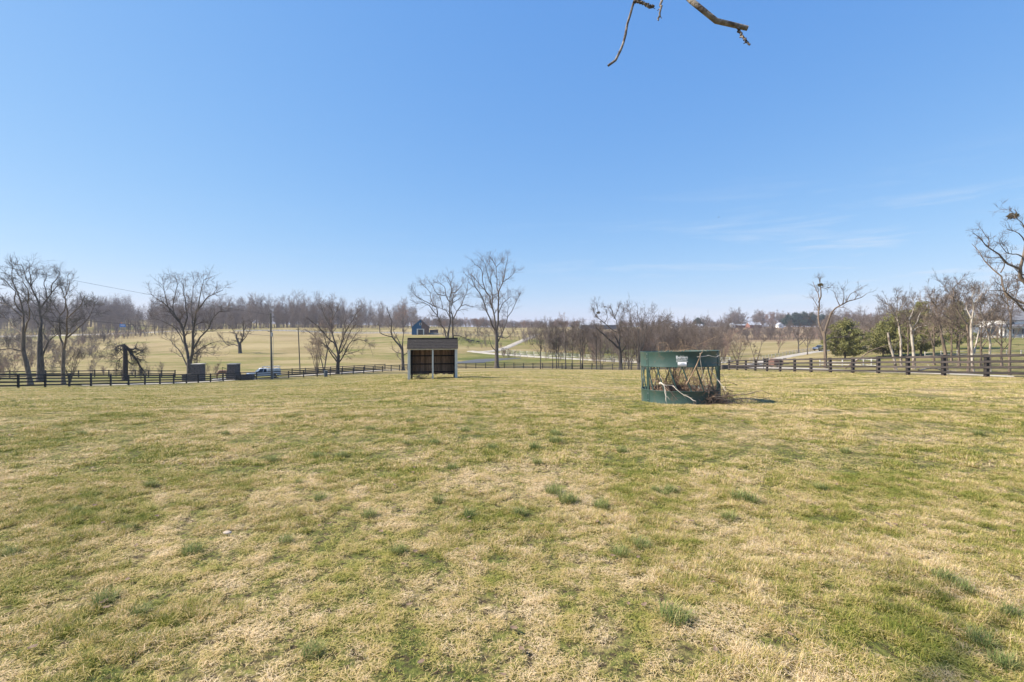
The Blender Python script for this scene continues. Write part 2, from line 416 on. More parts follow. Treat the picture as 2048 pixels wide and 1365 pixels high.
def ground_material():
    m, t, b = new_mat('turf')
    b.inputs['Roughness'].default_value = 0.95
    b.inputs['Specular IOR Level'].default_value = 0.15
    fd = t.nodes.new('ShaderNodeAttribute'); fd.attribute_name = 'dry'
    fr = t.nodes.new('ShaderNodeAttribute'); fr.attribute_name = 'far'
    dg = t.nodes.new('ShaderNodeGroup'); dg.node_tree = DRYG
    at = t.nodes.new('ShaderNodeMix'); at.data_type = 'FLOAT'
    t.links.new(fr.outputs['Fac'], at.inputs['Factor']); t.links.new(dg.outputs[0], at.inputs['A']); t.links.new(fd.outputs['Fac'], at.inputs['B'])
    geo = t.nodes.new('ShaderNodeNewGeometry')
    def noise(scale, detail=5, rough=0.6, vec=None):
        n = t.nodes.new('ShaderNodeTexNoise'); n.inputs['Scale'].default_value = scale
        n.inputs['Detail'].default_value = detail; n.inputs['Roughness'].default_value = rough
        t.links.new(vec or geo.outputs['Position'], n.inputs['Vector']); return n
    mp = t.nodes.new('ShaderNodeMapping'); mp.inputs['Scale'].default_value = (0.45, 1.0, 0.45)
    t.links.new(geo.outputs['Position'], mp.inputs['Vector'])
    nf = noise(9.0, 8, 0.75)                 # blades and thatch
    nm = noise(0.9, 6, 0.65, mp.outputs[0])  # clumps
    add1 = t.nodes.new('ShaderNodeMath'); add1.operation = 'MULTIPLY_ADD'
    t.links.new(nf.outputs['Fac'], add1.inputs[0]); add1.inputs[1].default_value = 0.9
    add2 = t.nodes.new('ShaderNodeMath'); add2.operation = 'MULTIPLY_ADD'
    t.links.new(nm.outputs['Fac'], add2.inputs[0]); add2.inputs[1].default_value = 0.8
    sub = t.nodes.new('ShaderNodeMath'); sub.operation = 'SUBTRACT'; sub.inputs[1].default_value = 0.85
    t.links.new(at.outputs['Result'], sub.inputs[0])
    t.links.new(sub.outputs[0], add1.inputs[2])
    t.links.new(add1.outputs[0], add2.inputs[2])
    nl = noise(0.16, 9, 0.72, mp.outputs[0])   # broad uneven growth, told apart only in the far fields
    nlm = t.nodes.new('ShaderNodeMath'); nlm.operation = 'MULTIPLY_ADD'; nlm.inputs[1].default_value = 1.7; nlm.inputs[2].default_value = -0.85
    t.links.new(nl.outputs['Fac'], nlm.inputs[0])
    nlf = t.nodes.new('ShaderNodeMath'); nlf.operation = 'MULTIPLY_ADD'
    t.links.new(nlm.outputs[0], nlf.inputs[0]); t.links.new(fr.outputs['Fac'], nlf.inputs[1]); t.links.new(add2.outputs[0], nlf.inputs[2])
    ramp = t.nodes.new('ShaderNodeValToRGB')
    e = ramp.color_ramp.elements
    e[0].position = 0.0; e[0].color = (0.12, 0.14, 0.034, 1)
    e[1].position = 1.0; e[1].color = (0.43, 0.345, 0.175, 1)
    for p, c in ((0.28, (0.20, 0.205, 0.055)), (0.52, (0.31, 0.255, 0.10)), (0.74, (0.37, 0.295, 0.14))):
        k = e.new(p); k.color = (*c, 1)
    t.links.new(nlf.outputs[0], ramp.inputs[0])
    # soil and old thatch showing between the blades
    nd = noise(14.0, 6, 0.7)
    rd = t.nodes.new('ShaderNodeValToRGB'); rd.color_ramp.elements[0].position = 0.40; rd.color_ramp.elements[1].position = 0.55
    t.links.new(nd.outputs['Fac'], rd.inputs[0])
    mx = t.nodes.new('ShaderNodeMix'); mx.data_type = 'RGBA'
    mx.inputs['A'].default_value = (0.075, 0.056, 0.032, 1)
    t.links.new(ramp.outputs[0], mx.inputs['B']); mxf = t.nodes.new('ShaderNodeMath'); mxf.operation = 'MAXIMUM'; t.links.new(rd.outputs[0], mxf.inputs[0]); t.links.new(fr.outputs['Fac'], mxf.inputs[1]); t.links.new(mxf.outputs[0], mx.inputs['Factor'])
    # far fields darkened in colour for the self-shadow of blades not built there
    fk = t.nodes.new('ShaderNodeMath'); fk.operation = 'MULTIPLY_ADD'; fk.inputs[1].default_value = -0.26; fk.inputs[2].default_value = 1.0
    t.links.new(fr.outputs['Fac'], fk.inputs[0])
    dl = t.nodes.new('ShaderNodeVectorMath'); dl.operation = 'SCALE'
    t.links.new(mx.outputs['Result'], dl.inputs[0]); t.links.new(fk.outputs[0], dl.inputs['Scale'])
    wd = t.nodes.new('ShaderNodeAttribute'); wd.attribute_name = 'weeds'      # rough red-brown dead weeds on the far hillside
    mw = t.nodes.new('ShaderNodeMix'); mw.data_type = 'RGBA'; mw.inputs['B'].default_value = (0.22, 0.148, 0.088, 1)
    t.links.new(wd.outputs['Fac'], mw.inputs['Factor']); t.links.new(dl.outputs[0], mw.inputs['A'])
    t.links.new(mw.outputs['Result'], b.inputs['Base Color'])
    nb = noise(26.0, 5, 0.7)
    bp = t.nodes.new('ShaderNodeBump'); bp.inputs['Strength'].default_value = 0.9; bp.inputs['Distance'].default_value = 0.05
    t.links.new(nb.outputs['Fac'], bp.inputs['Height']); t.links.new(bp.outputs[0], b.inputs['Normal'])
    return m
M['turf'] = ground_material()
ground_o = tag(link('ground', _me, M['turf']), kind='structure')

# ------------------------------------------------------------------ ribbons laid on the terrain: drives, roads, creek
def ribbon(name, pts, width, m, lift=0.05, n=80, jit=0.0, seed=1, kind='structure'):
    """pts: (px, Y) or world (x, y) control points; a strip that follows the ground"""
    r = np.random.RandomState(seed)
    C = np.array(pts, float)
    tt = np.linspace(0, 1, len(C)); s = np.linspace(0, 1, n)
    cx = np.interp(s, tt, C[:, 0]); cy = np.interp(s, tt, C[:, 1]); wd = np.interp(s, tt, np.broadcast_to(width, (len(C),)))
    k = _gauss(max(1, n // 30)); rr = len(k) // 2
    for arr in (cx, cy):
        ext = np.concatenate([2 * arr[0] - arr[rr:0:-1], arr, 2 * arr[-1] - arr[-2:-rr - 2:-1]])
        arr[:] = np.convolve(ext, k, 'valid')
    tx = np.gradient(cx); ty = np.gradient(cy); L = np.hypot(tx, ty); tx /= L; ty /= L
    nx, ny = -ty, tx
    offs = np.linspace(-0.5, 0.5, 7)
    wj = wd[:, None] * offs[None, :] + jit * (r.rand(n, 7) - 0.5)
    x = cx[:, None] + nx[:, None] * wj; y = cy[:, None] + ny[:, None] * wj
    z = ground(x, y) + lift
    z[:, 0] -= lift + 0.12; z[:, -1] -= lift + 0.12
    idx = np.arange(n * 7).reshape(n, 7)
    q = np.stack([idx[:-1, :-1], idx[:-1, 1:], idx[1:, 1:], idx[1:, :-1]], -1).reshape(-1, 4)
    me = smooth(mesh_np(name, np.stack([x, y, z], -1), q[:, ::-1]))
    return tag(link(name, me, m), kind=kind)
def W(L): return [(X(px, Y), Y) for px, Y in L]

# drive behind the left fence, through the stone gate and on behind the black fence
ribbon('gravel_drive', W([(150, 58), (260, 64), (340, 72), (400, 78), (450, 83), (520, 88), (600, 97), (700, 106), (800, 115)]), 3.2, M['gravel'], lift=0.07)
ribbon('gravel_drive', W([(432, 80), (440, 90), (470, 96), (540, 99), (640, 105), (760, 113)]), 2.6, M['gravel'], lift=0.06)
# far highway at the foot of the woods on the left
ribbon('highway', W([(-300, 318), (0, 322), (200, 330), (330, 338), (420, 350)]), 7.0, M['gravel'], lift=0.4)
ribbon('highway', W([(470, 292), (560, 294), (680, 280), (760, 262), (810, 244), (880, 236)]), 6.0, M['asphalt'], lift=0.3)
# lane climbing to the right of the tall tree
ribbon('farm_lane', W([(960, 168), (985, 171), (1002, 178), (1018, 190), (1030, 204), (1050, 225), (1068, 245), (1062, 262), (1080, 275)]), 3.4, M['gravel'], lift=0.22)
ribbon('farm_lane', W([(940, 170), (985, 163), (1040, 158), (1100, 152), (1160, 147), (1230, 141), (1300, 137), (1390, 128), (1460, 119)]), 3.6, M['gravel'], lift=0.2)
# pale drive behind the right fence, climbing to the parked car and on up to the house
ribbon('house_drive', W([(2048, 40), (1930, 44), (1830, 47), (1740, 52), (1650, 60), (1580, 70), (1510, 84), (1470, 97)]), 3.4, M['gravel'], lift=0.06)
ribbon('house_drive', W([(1500, 98), (1530, 112), (1570, 124), (1615, 137), (1660, 148), (1720, 152), (1800, 156), (1880, 158)]), 4.6, M['gravel'], lift=0.16)

def water_material():
    m, t, b = new_mat('creek_water')
    b.inputs['Base Color'].default_value = (0.10, 0.103, 0.108, 1)
    b.inputs['Roughness'].default_value = 0.6
    b.inputs['Specular IOR Level'].default_value = 0.2
    b.inputs['IOR'].default_value = 1.33
    geo = t.nodes.new('ShaderNodeNewGeometry')
    n = t.nodes.new('ShaderNodeTexNoise'); n.inputs['Scale'].default_value = 1.6; n.inputs['Detail'].default_value = 4
    t.links.new(geo.outputs['Position'], n.inputs['Vector'])
    bp = t.nodes.new('ShaderNodeBump'); bp.inputs['Strength'].default_value = 0.5; bp.inputs['Distance'].default_value = 0.2
    t.links.new(n.outputs['Fac'], bp.inputs['Height']); t.links.new(bp.outputs[0], b.inputs['Normal'])
    return m
M['water'] = water_material()
ribbon('creek', W([(880, 134), (915, 136), (945, 139), (968, 144), (990, 146), (1012, 148), (1040, 150)]), [5, 6, 9, 9, 7, 4, 2], M['water'], lift=0.10, jit=0.5)
# ------------------------------------------------------------------ bare winter trees
def unit(v): return v / np.maximum(np.linalg.norm(v, axis=-1, keepdims=True), 1e-9)

def resample(pts, k):
    """Catmull-Rom through pts, k points evenly along it"""
    p = np.asarray(pts, float)
    if len(p) == 2:
        return p[0] + (p[1] - p[0]) * np.linspace(0, 1, k)[:, None]
    e = np.vstack([2 * p[0] - p[1], p, 2 * p[-1] - p[-2]])
    o = []
    for i in range(1, len(e) - 2):
        t = np.linspace(0, 1, 8, endpoint=False)[:, None]
        o.append(0.5 * (2 * e[i] + (e[i + 1] - e[i - 1]) * t + (2 * e[i - 1] - 5 * e[i] + 4 * e[i + 1] - e[i + 2]) * t ** 2 + (3 * e[i] - e[i - 1] - 3 * e[i + 1] + e[i + 2]) * t ** 3))
    o = np.vstack(o + [p[-1:]])
    d = np.concatenate([[0], np.cumsum(np.linalg.norm(np.diff(o, axis=0), axis=1))])
    s = np.linspace(0, d[-1], k)
    return np.stack([np.interp(s, d, o[:, c]) for c in range(3)], 1)

def tubes(groups):
    """groups: list of (points [N,k,3], radii [N,k], sides) -> vertices and quads"""
    V, Q, off = [], [], 0
    for Pn, R, n in groups:
        if len(Pn) == 0: continue
        N, k, _ = Pn.shape
        tan = unit(np.gradient(Pn, axis=1))
        ref = np.zeros((N, 1, 3)); ax = np.argmin(np.abs(tan.mean(1)), axis=1); ref[np.arange(N), 0, ax] = 1
        a = unit(np.cross(tan, np.broadcast_to(ref, tan.shape))); b = np.cross(tan, a)
        th = np.arange(n) * 2 * math.pi / n
        ring = a[:, :, None, :] * np.cos(th)[None, None, :, None] + b[:, :, None, :] * np.sin(th)[None, None, :, None]
        v = Pn[:, :, None, :] + ring * R[:, :, None, None]
        V.append(v.reshape(-1, 3))
        idx = off + np.arange(N * k * n).reshape(N, k, n)
        nx = np.roll(idx, -1, axis=2)
        Q.append(np.stack([idx[:, :-1], nx[:, :-1], nx[:, 1:], idx[:, 1:]], -1).reshape(-1, 4))
        off += N * k * n
    return np.vstack(V), np.vstack(Q)

def sprout(Pn, R, per, t0, t1, length, rfac, rmin, ang, k, up, wob, r, taper=0.55, wt=None):
    """children of a batch of branches; length may be a number or one per parent"""
    N, kp, _ = Pn.shape
    if N == 0: return np.zeros((0, k, 3)), np.zeros((0, k))
    par = np.repeat(np.arange(N), per) if np.isscalar(per) else np.repeat(np.arange(N), per)
    n = len(par)
    t = t0 + (t1 - t0) * r.rand(n)
    f = t * (kp - 1); i = np.minimum(f.astype(int), kp - 2); a = (f - i)[:, None]
    pos = Pn[par, i] * (1 - a) + Pn[par, i + 1] * a
    rad = R[par, i] * (1 - a[:, 0]) + R[par, i + 1] * a[:, 0]
    tan = unit(Pn[par, i + 1] - Pn[par, i])
    rnd = unit(r.randn(n, 3)); perp = unit(np.cross(tan, rnd))
    an = np.radians(ang) * (0.7 + 0.6 * r.rand(n))[:, None]
    d = tan * np.cos(an) + perp * np.sin(an)
    d[:, 2] += up * 0.5; d = unit(d)
    L = (length if np.isscalar(length) else np.asarray(length)[par]) * (1 - taper * t) * (0.6 + 0.75 * r.rand(n))
    out = np.zeros((n, k, 3)); out[:, 0] = pos
    for j in range(1, k):
        d = unit(d + wob * r.randn(n, 3) + np.array([0, 0, up / k]))
        out[:, j] = out[:, j - 1] + d * (L / (k - 1))[:, None]
    r0 = np.maximum(np.minimum(rad * rfac, L * 0.05 + rmin), rmin)
    rr = r0[:, None] * (1 - 0.6 * np.linspace(0, 1, k))[None, :]
    return out, np.maximum(rr, rmin * 0.7)

def limbs_to_batch(limbs, k=10):
    Pn = np.array([resample(l[0], k) for l in limbs])
    R = np.array([np.interp(np.linspace(0, 1, k), np.linspace(0, 1, len(l[1])), l[1]) for l in limbs])
    return Pn, R

def finish_tree(name, base, trunk_groups, crown_groups, bark, twig, label, group=None, cat='tree'):
    base = np.asarray(base, float)
    root = empty(name, base, 0, label, cat, group)
    for nm, g, m in (('trunk', trunk_groups, bark), ('crown', crown_groups, twig)):
        if not g: continue
        V, Q = tubes(g)
        link(nm, smooth(mesh_np(nm, V - base, Q)), m, root)
    return root

def dress(LP, LR, H, r, n1=7, n2=5, n3=5, l1=0.16, l2=0.085, l3=0.045, rmin=0.012, up=0.25, wob=0.22, ang=48, t0=0.22):
    """branches, branchlets and twigs on a batch of limbs; lengths are fractions of the tree height H"""
    cg = []
    segL = np.linalg.norm(np.diff(LP, axis=1), axis=2).sum(1)
    f = np.clip(segL / (0.45 * H), 0.35, 1.4)
    B1, R1 = sprout(LP, LR, np.maximum(2, np.round(n1 * f)).astype(int), t0, 1.0, l1 * H * np.sqrt(f), 0.5, rmin * 1.5, ang, 6, up, wob, r, taper=0.45)
    B2, R2 = sprout(B1, R1, n2, 0.15, 1.0, l2 * H, 0.6, rmin * 1.1, ang, 5, up, wob, r)
    B3, R3 = sprout(B2, R2, n3, 0.15, 1.0, l3 * H, 0.75, rmin * 0.8, ang, 3, up, wob, r)
    # tips of the limbs themselves go on as a spray
    B4, R4 = sprout(LP, LR, 3, 0.72, 1.0, l1 * 0.85 * H, 0.7, rmin, 30, 6, up, wob, r, taper=0.0)
    B5, R5 = sprout(B4, R4, n3, 0.1, 1.0, l2 * 0.9 * H, 0.7, rmin * 0.8, 38, 4, up, wob, r)
    B6, R6 = sprout(B5, R5, 2, 0.2, 1.0, l3 * H, 0.75, rmin * 0.7, 42, 3, up, wob, r)
    cg.append((B6, R6, 3))
    return cg + [(B1, R1, 4), (B2, R2, 3), (B3, R3, 3), (B4, R4, 4), (B5, R5, 3)]

def hero(name, base_px, Y, limbs, conv, bark, twig, label, seed=1, spread=0.5, rmin=0.014, group=None, tree_h=None, base_y=None, **kw):
    """limbs: list of (list of zoomed photo points, start width px, end width px); the first is the trunk.
    Each limb leaves the picture plane by its own random amount so that the crown has depth."""
    r = np.random.RandomState(seed)
    s = Y / FPX
    bx = X(base_px, Y); base = np.array([bx, Y, float(ground(bx, Y))])
    out, ends = [], []
    for li, (pts, w0, w1) in enumerate(limbs):
        pp = [conv(*p) for p in pts]
        a = np.array(pp, float)
        L = np.concatenate([[0], np.cumsum(np.hypot(np.diff(a[:, 0]), np.diff(a[:, 1])))]) * s
        # depth at the start: that of the nearest earlier limb point
        y0 = Y
        if ends:
            E = np.vstack(ends)
            j = np.argmin((E[:, 0] - a[0, 0]) ** 2 + (E[:, 1] - a[0, 1]) ** 2); y0 = E[j, 2]
        sl = 0.0 if li == 0 else (r.rand() * 2 - 1) * spread
        wob = 0 if li == 0 else 0.06 * L[-1]
        ys = y0 + L * sl + wob * np.sin(L / max(L[-1], 1e-3) * 3 + r.rand() * 6) * (L / max(L[-1], 1e-3))
        w = [P(p[0], p[1], yy) for p, yy in zip(pp, ys)]
        out.append((np.array(w), [max(w0, 0.5) * 0.5 * s, max(w1, 0.3) * 0.5 * s]))
        ends.append(np.column_stack([resample(np.column_stack([a, ys]), 24)]))
    # root the trunk in the ground, with a flare
    t = out[0]
    tp = t[0]; tp[0] = base + np.array([0, 0, -0.25])
    k = 12
    TP = resample(tp, k)[None]; rr = np.interp(np.linspace(0, 1, k), [0, 1], t[1]); rr[0] *= 1.55; rr[1] *= 1.12
    LP, LR = limbs_to_batch(out[1:], 10)
    LP = LP + np.concatenate([np.zeros((len(LP), 1, 3)), 0.006 * (r.randn(*LP[:, 1:].shape)) * np.linalg.norm(LP[:, -1:] - LP[:, :1], axis=2, keepdims=True)], 1)
    H = tree_h or (max(p[:, 2].max() for p in LP) - base[2])
    cg = dress(LP, LR, H, r, rmin=rmin, **kw)
    return finish_tree(name, base, [(TP, rr[None], 10), (LP, LR, 7)], cg, bark, twig, label, group)

def auto_limbs(H, spread, tr, r, fork=0.35, n=9, lean=0.0, wob=0.07, rise=0.8, stems=1):
    """a generic trunk with limbs, base at the origin"""
    trunks, limbs = [], []
    for s_ in range(stems):
        a0 = r.rand() * 6.28
        d = np.array([math.cos(a0), math.sin(a0), 0]) * (0.0 if stems == 1 else spread * (0.35 + 0.65 * r.rand()) / H)
        d = d + np.array([lean * math.cos(a0 + 1), lean * math.sin(a0 + 1), 0])
        p = [np.zeros(3) + (0 if stems == 1 else 0.12) * np.array([math.cos(a0), math.sin(a0), 0])]
        k = 9; hh = H * (0.94 if stems == 1 else 0.75 + 0.25 * r.rand())
        for j in range(1, k + 1):
            p.append(np.array([0, 0, hh * j / k]) + d * hh * (j / k) ** 1.15 + np.array([*(r.randn(2) * wob * H * 0.12 * (j / k)), 0]))
        p[0] = p[0] - np.array([0, 0, 0.2])
        rad = tr / math.sqrt(stems) * (1 - 0.93 * np.linspace(0, 1, k + 1) ** 0.8); rad[0] *= 1.4
        trunks.append((np.array(p), rad))
        for i in range(n if stems == 1 else max(2, n // stems)):
            t = fork + (0.95 - fork) * (i + r.rand()) / (n if stems == 1 else max(2, n // stems))
            a = i * 2.4 + r.rand()
            f = t * k; i0 = min(int(f), k - 1); pos = p[i0] + (p[i0 + 1] - p[i0]) * (f - i0)
            ln = spread * (1.15 - 0.65 * (t - fork) / (1 - fork)) * (0.75 + 0.4 * r.rand()) / (1 if stems == 1 else 1.6)
            dv = np.array([math.cos(a), math.sin(a), rise * (0.8 + 0.5 * r.rand())]); dv /= np.linalg.norm(dv)
            q = [pos]
            for j in range(5):
                dv = unit(dv + np.array([*(r.randn(2) * 0.16), 0.10 + 0.08 * r.randn()])); q.append(q[-1] + dv * ln / 4)
            r0 = rad[i0] * 0.55
            limbs.append((np.array(q), [r0, r0 * 0.3]))
    TP = np.array([resample(t[0], 10) for t in trunks]); TR = np.array([np.interp(np.linspace(0, 1, 10), np.linspace(0, 1, len(t[1])), t[1]) for t in trunks])
    LP, LR = limbs_to_batch(limbs, 8)
    return TP, TR, LP, LR

def bare_groups(H, spread, tr, seed, det=(6, 4, 4), rmin=0.014, **kw):
    r = np.random.RandomState(seed)
    dk = {k: kw.pop(k) for k in list(kw) if k in ('l1', 'l2', 'l3', 'up', 'ang')}
    TP, TR, LP, LR = auto_limbs(H, spread, tr, r, **kw)
    cg = dress(LP, LR, H, r, *det, rmin=rmin, **dk)
    top, topr = TP[:, -4:], TR[:, -4:]
    b, br = sprout(top, topr, det[0], 0, 1, 0.16 * H, 0.6, rmin, 40, 5, 0.3, 0.2, r)
    c, cr = sprout(b, br, det[1] + 2, 0.1, 1, 0.07 * H, 0.7, rmin * 0.8, 45, 3, 0.3, 0.2, r)
    return [(TP, TR, 7), (LP, LR, 5)], cg + [(b, br, 4), (c, cr, 3)]

_cache = {}; _cacheh = {}
def bare_tree(name, px, Y, H, spread, tr, seed, bark, twig, label, group=None, py=None, rot=0.0, cache=None, **kw):
    """a generic bare tree standing on the ground at photo column px, Y metres ahead"""
    x = X(px, Y); z = float(ground(x, Y))
    key = cache
    if key is not None and key in _cache:
        src = _cache[key]
        root = src.copy(); COL.objects.link(root)
        for ch in src.children:
            c = ch.copy(); COL.objects.link(c); c.parent = root
        root.scale = (H / _cacheh[key],) * 3
        root.location = (x, Y, z); root.rotation_euler = (0, 0, rot)
        tag(root, label, 'tree', group)
        return root
    tg, cg = bare_groups(H, spread, tr, seed, **kw)
    root = empty(name, (x, Y, z), rot, label, 'tree', group)
    for nm, g, m in (('trunk', tg, bark), ('crown', cg, twig)):
        V, Q = tubes(g); link(nm, smooth(mesh_np(nm, V, Q)), m, root)
    if key is not None:
        _cacheh[key] = H; _cache[key] = root
    return root

# ------------------------------------------------------------------ geometry-node scatter for what nobody could count
def scatter(name, pts, idx, rot, sc, protos, attrs=None, tilt=None):
    """rot: turn about the vertical, or whole Euler angles"""
    rot = np.asarray(rot, np.float32)
    rx = rot[:, 0] if rot.ndim == 2 else 0 * rot; ry = rot[:, 1] if rot.ndim == 2 else 0 * rot
    if rot.ndim == 2: rot = rot[:, 2]
    me = bpy.data.meshes.new(name)
    pts = np.asarray(pts, np.float32)
    me.vertices.add(len(pts)); me.vertices.foreach_set('co', pts.ravel())
    def at(n, typ, a):
        q = me.attributes.new(n, typ, 'POINT'); q.data.foreach_set('value', np.ascontiguousarray(a))
    at('idx', 'INT', np.asarray(idx, np.int32)); at('rx', 'FLOAT', rx); at('ry', 'FLOAT', ry); at('rz', 'FLOAT', rot); at('sc', 'FLOAT', np.asarray(sc, np.float32))
    for k_, v_ in (attrs or {}).items(): at(k_, 'FLOAT', np.asarray(v_, np.float32))
    o = bpy.data.objects.new(name, me); COL.objects.link(o)
    pc = bpy.data.collections.new(name + '_pieces')
    for p in protos: pc.objects.link(p)
    g = bpy.data.node_groups.new(name + '_scatter', 'GeometryNodeTree')
    g.interface.new_socket('Geometry', in_out='INPUT', socket_type='NodeSocketGeometry')
    g.interface.new_socket('Geometry', in_out='OUTPUT', socket_type='NodeSocketGeometry')
    N, Lk = g.nodes, g.links
    gi = N.new('NodeGroupInput'); go = N.new('NodeGroupOutput')
    ip = N.new('GeometryNodeInstanceOnPoints'); ci = N.new('GeometryNodeCollectionInfo')
    ci.inputs['Collection'].default_value = pc
    ci.inputs['Separate Children'].default_value = True
    ci.inputs['Reset Children'].default_value = True
    def na(n, typ):
        q = N.new('GeometryNodeInputNamedAttribute'); q.data_type = typ; q.inputs['Name'].default_value = n; return q.outputs['Attribute']
    cx = N.new('ShaderNodeCombineXYZ'); Lk.new(na('rx', 'FLOAT'), cx.inputs['X']); Lk.new(na('ry', 'FLOAT'), cx.inputs['Y']); Lk.new(na('rz', 'FLOAT'), cx.inputs['Z'])
    er = N.new('FunctionNodeEulerToRotation'); Lk.new(cx.outputs[0], er.inputs[0])
    Lk.new(gi.outputs[0], ip.inputs['Points']); Lk.new(ci.outputs[0], ip.inputs['Instance'])
    ip.inputs['Pick Instance'].default_value = True
    Lk.new(na('idx', 'INT'), ip.inputs['Instance Index'])
    Lk.new(er.outputs[0], ip.inputs['Rotation']); Lk.new(na('sc', 'FLOAT'), ip.inputs['Scale'])
    Lk.new(ip.outputs[0], go.inputs[0])
    md = o.modifiers.new('scatter', 'NODES'); md.node_group = g
    return o

def proto(name, me, m):
    o = bpy.data.objects.new(name, me)
    if len(me.materials) == 0: me.materials.append(m)
    return o
# ------------------------------------------------------------------ the trees one can tell apart
def Z(ox, oy, s): return lambda x, y: (ox + x / s, oy + y / s)
BK, TW = M['bark'], M['twig']

# tall tree in the middle
c = Z(920, 510, 9.75)
hero('bare_tree', 993.5, 119, [
    ([(720, 2220), (715, 1900), (712, 1600), (700, 1450)], 8.5, 6.0),
    ([(690, 1480), (615, 1365), (520, 1080), (460, 900), (390, 760), (290, 640), (240, 520), (180, 440), (100, 390)], 3.4, 0.7),
    ([(700, 1480), (690, 1365), (650, 1090), (600, 960), (560, 790), (500, 690), (400, 600), (330, 510), (230, 400)], 4.2, 0.7),
    ([(560, 790), (490, 690), (440, 480), (430, 330), (350, 210), (270, 180)], 2.4, 0.6),
    ([(650, 1090), (630, 760), (615, 600), (560, 450), (520, 330), (500, 200), (450, 110)], 2.8, 0.6),
    ([(615, 600), (600, 450), (640, 330), (600, 230)], 1.8, 0.6),
    ([(712, 1500), (735, 1365), (740, 1100), (755, 780), (775, 660), (840, 530), (880, 370), (910, 210), (940, 100)], 4.2, 0.7),
    ([(755, 780), (730, 640), (710, 430), (710, 240), (640, 130), (600, 90)], 2.4, 0.6),
    ([(840, 530), (930, 470), (1020, 390), (1050, 300)], 1.8, 0.5),
    ([(710, 240), (760, 180), (820, 110)], 1.2, 0.5),
    ([(760, 1130), (820, 980), (900, 890), (1000, 800)], 2.0, 0.6),
    ([(715, 1750), (800, 1560), (905, 1365), (930, 1230), (1000, 1120), (1060, 1000), (1100, 920), (1160, 790)], 3.0, 0.7),
    ([(930, 1230), (925, 1120), (960, 1000)], 1.2, 0.5),
    ([(705, 1880), (620, 1790), (580, 1670), (560, 1560), (490, 1540)], 2.0, 0.6),
    ([(715, 1590), (820, 1610), (900, 1625), (960, 1590), (1020, 1520), (1070, 1505)], 2.2, 0.6),
    ([(712, 1700), (690, 1560), (600, 1420)], 1.6, 0.5),
], c, BK, TW, 'tallest bare tree, upswept crown, standing right of the shed behind the black fence', 11, l1=0.12, n1=8, n2=5, n3=5)

c = Z(810, 540, 9.1)
hero('bare_tree', 896, 121, [
    ([(760, 1780), (765, 1500), (778, 1230)], 8, 5),
    ([(780, 1260), (800, 1050), (820, 900), (815, 700), (820, 560), (840, 430), (860, 330), (830, 200), (790, 130)], 4.2, 0.7),
    ([(765, 1350), (740, 1170), (680, 1030), (590, 840), (480, 690), (350, 600), (200, 600), (90, 540)], 3.2, 0.7),
    ([(590, 840), (575, 700), (500, 590), (460, 480), (450, 420), (380, 320), (310, 250)], 2.4, 0.6),
    ([(560, 680), (430, 600), (350, 560), (250, 510), (150, 430), (100, 370)], 2.0, 0.6),
    ([(810, 850), (760, 760), (680, 710), (610, 690)], 2.0, 0.7),
    ([(680, 710), (670, 600), (640, 520)], 1.6, 0.6),
    ([(810, 580), (750, 480), (730, 350), (690, 280), (590, 200)], 2.4, 0.6),
    ([(740, 470), (610, 450), (540, 380), (500, 270)], 1.8, 0.6),
    ([(850, 420), (930, 400), (1000, 320), (1060, 240)], 1.9, 0.6),
    ([(790, 1200), (720, 1080), (640, 1010)], 1.5, 0.5),
], c, BK, TW, 'bare tree behind the shed roof with long limbs reaching left over the blue barn', 12, l1=0.13)
hero('bare_tree', 906, 123, [
    ([(872, 1780), (872, 1500), (875, 1210)], 5.5, 4),
    ([(875, 1240), (870, 950), (850, 720), (850, 520), (850, 430), (870, 320)], 3.6, 0.7),
    ([(875, 900), (930, 800), (960, 720), (1030, 660), (1060, 560), (1110, 450), (1150, 350), (1130, 250)], 2.6, 0.6),
    ([(1030, 660), (1100, 635), (1180, 660), (1250, 665)], 1.7, 0.5),
    ([(870, 600), (950, 550), (1030, 500), (1060, 480)], 1.6, 0.5),
    ([(860, 640), (880, 470), (960, 350)], 1.8, 0.5),
    ([(875, 1200), (960, 1195), (1020, 1210), (1110, 1260), (1190, 1330)], 1.8, 0.5),
    ([(1020, 1210), (960, 1300), (900, 1360)], 1.0, 0.5),
], c, BK, TW, 'bare tree behind the right end of the shed roof with a drooping low branch', 13, l1=0.13)

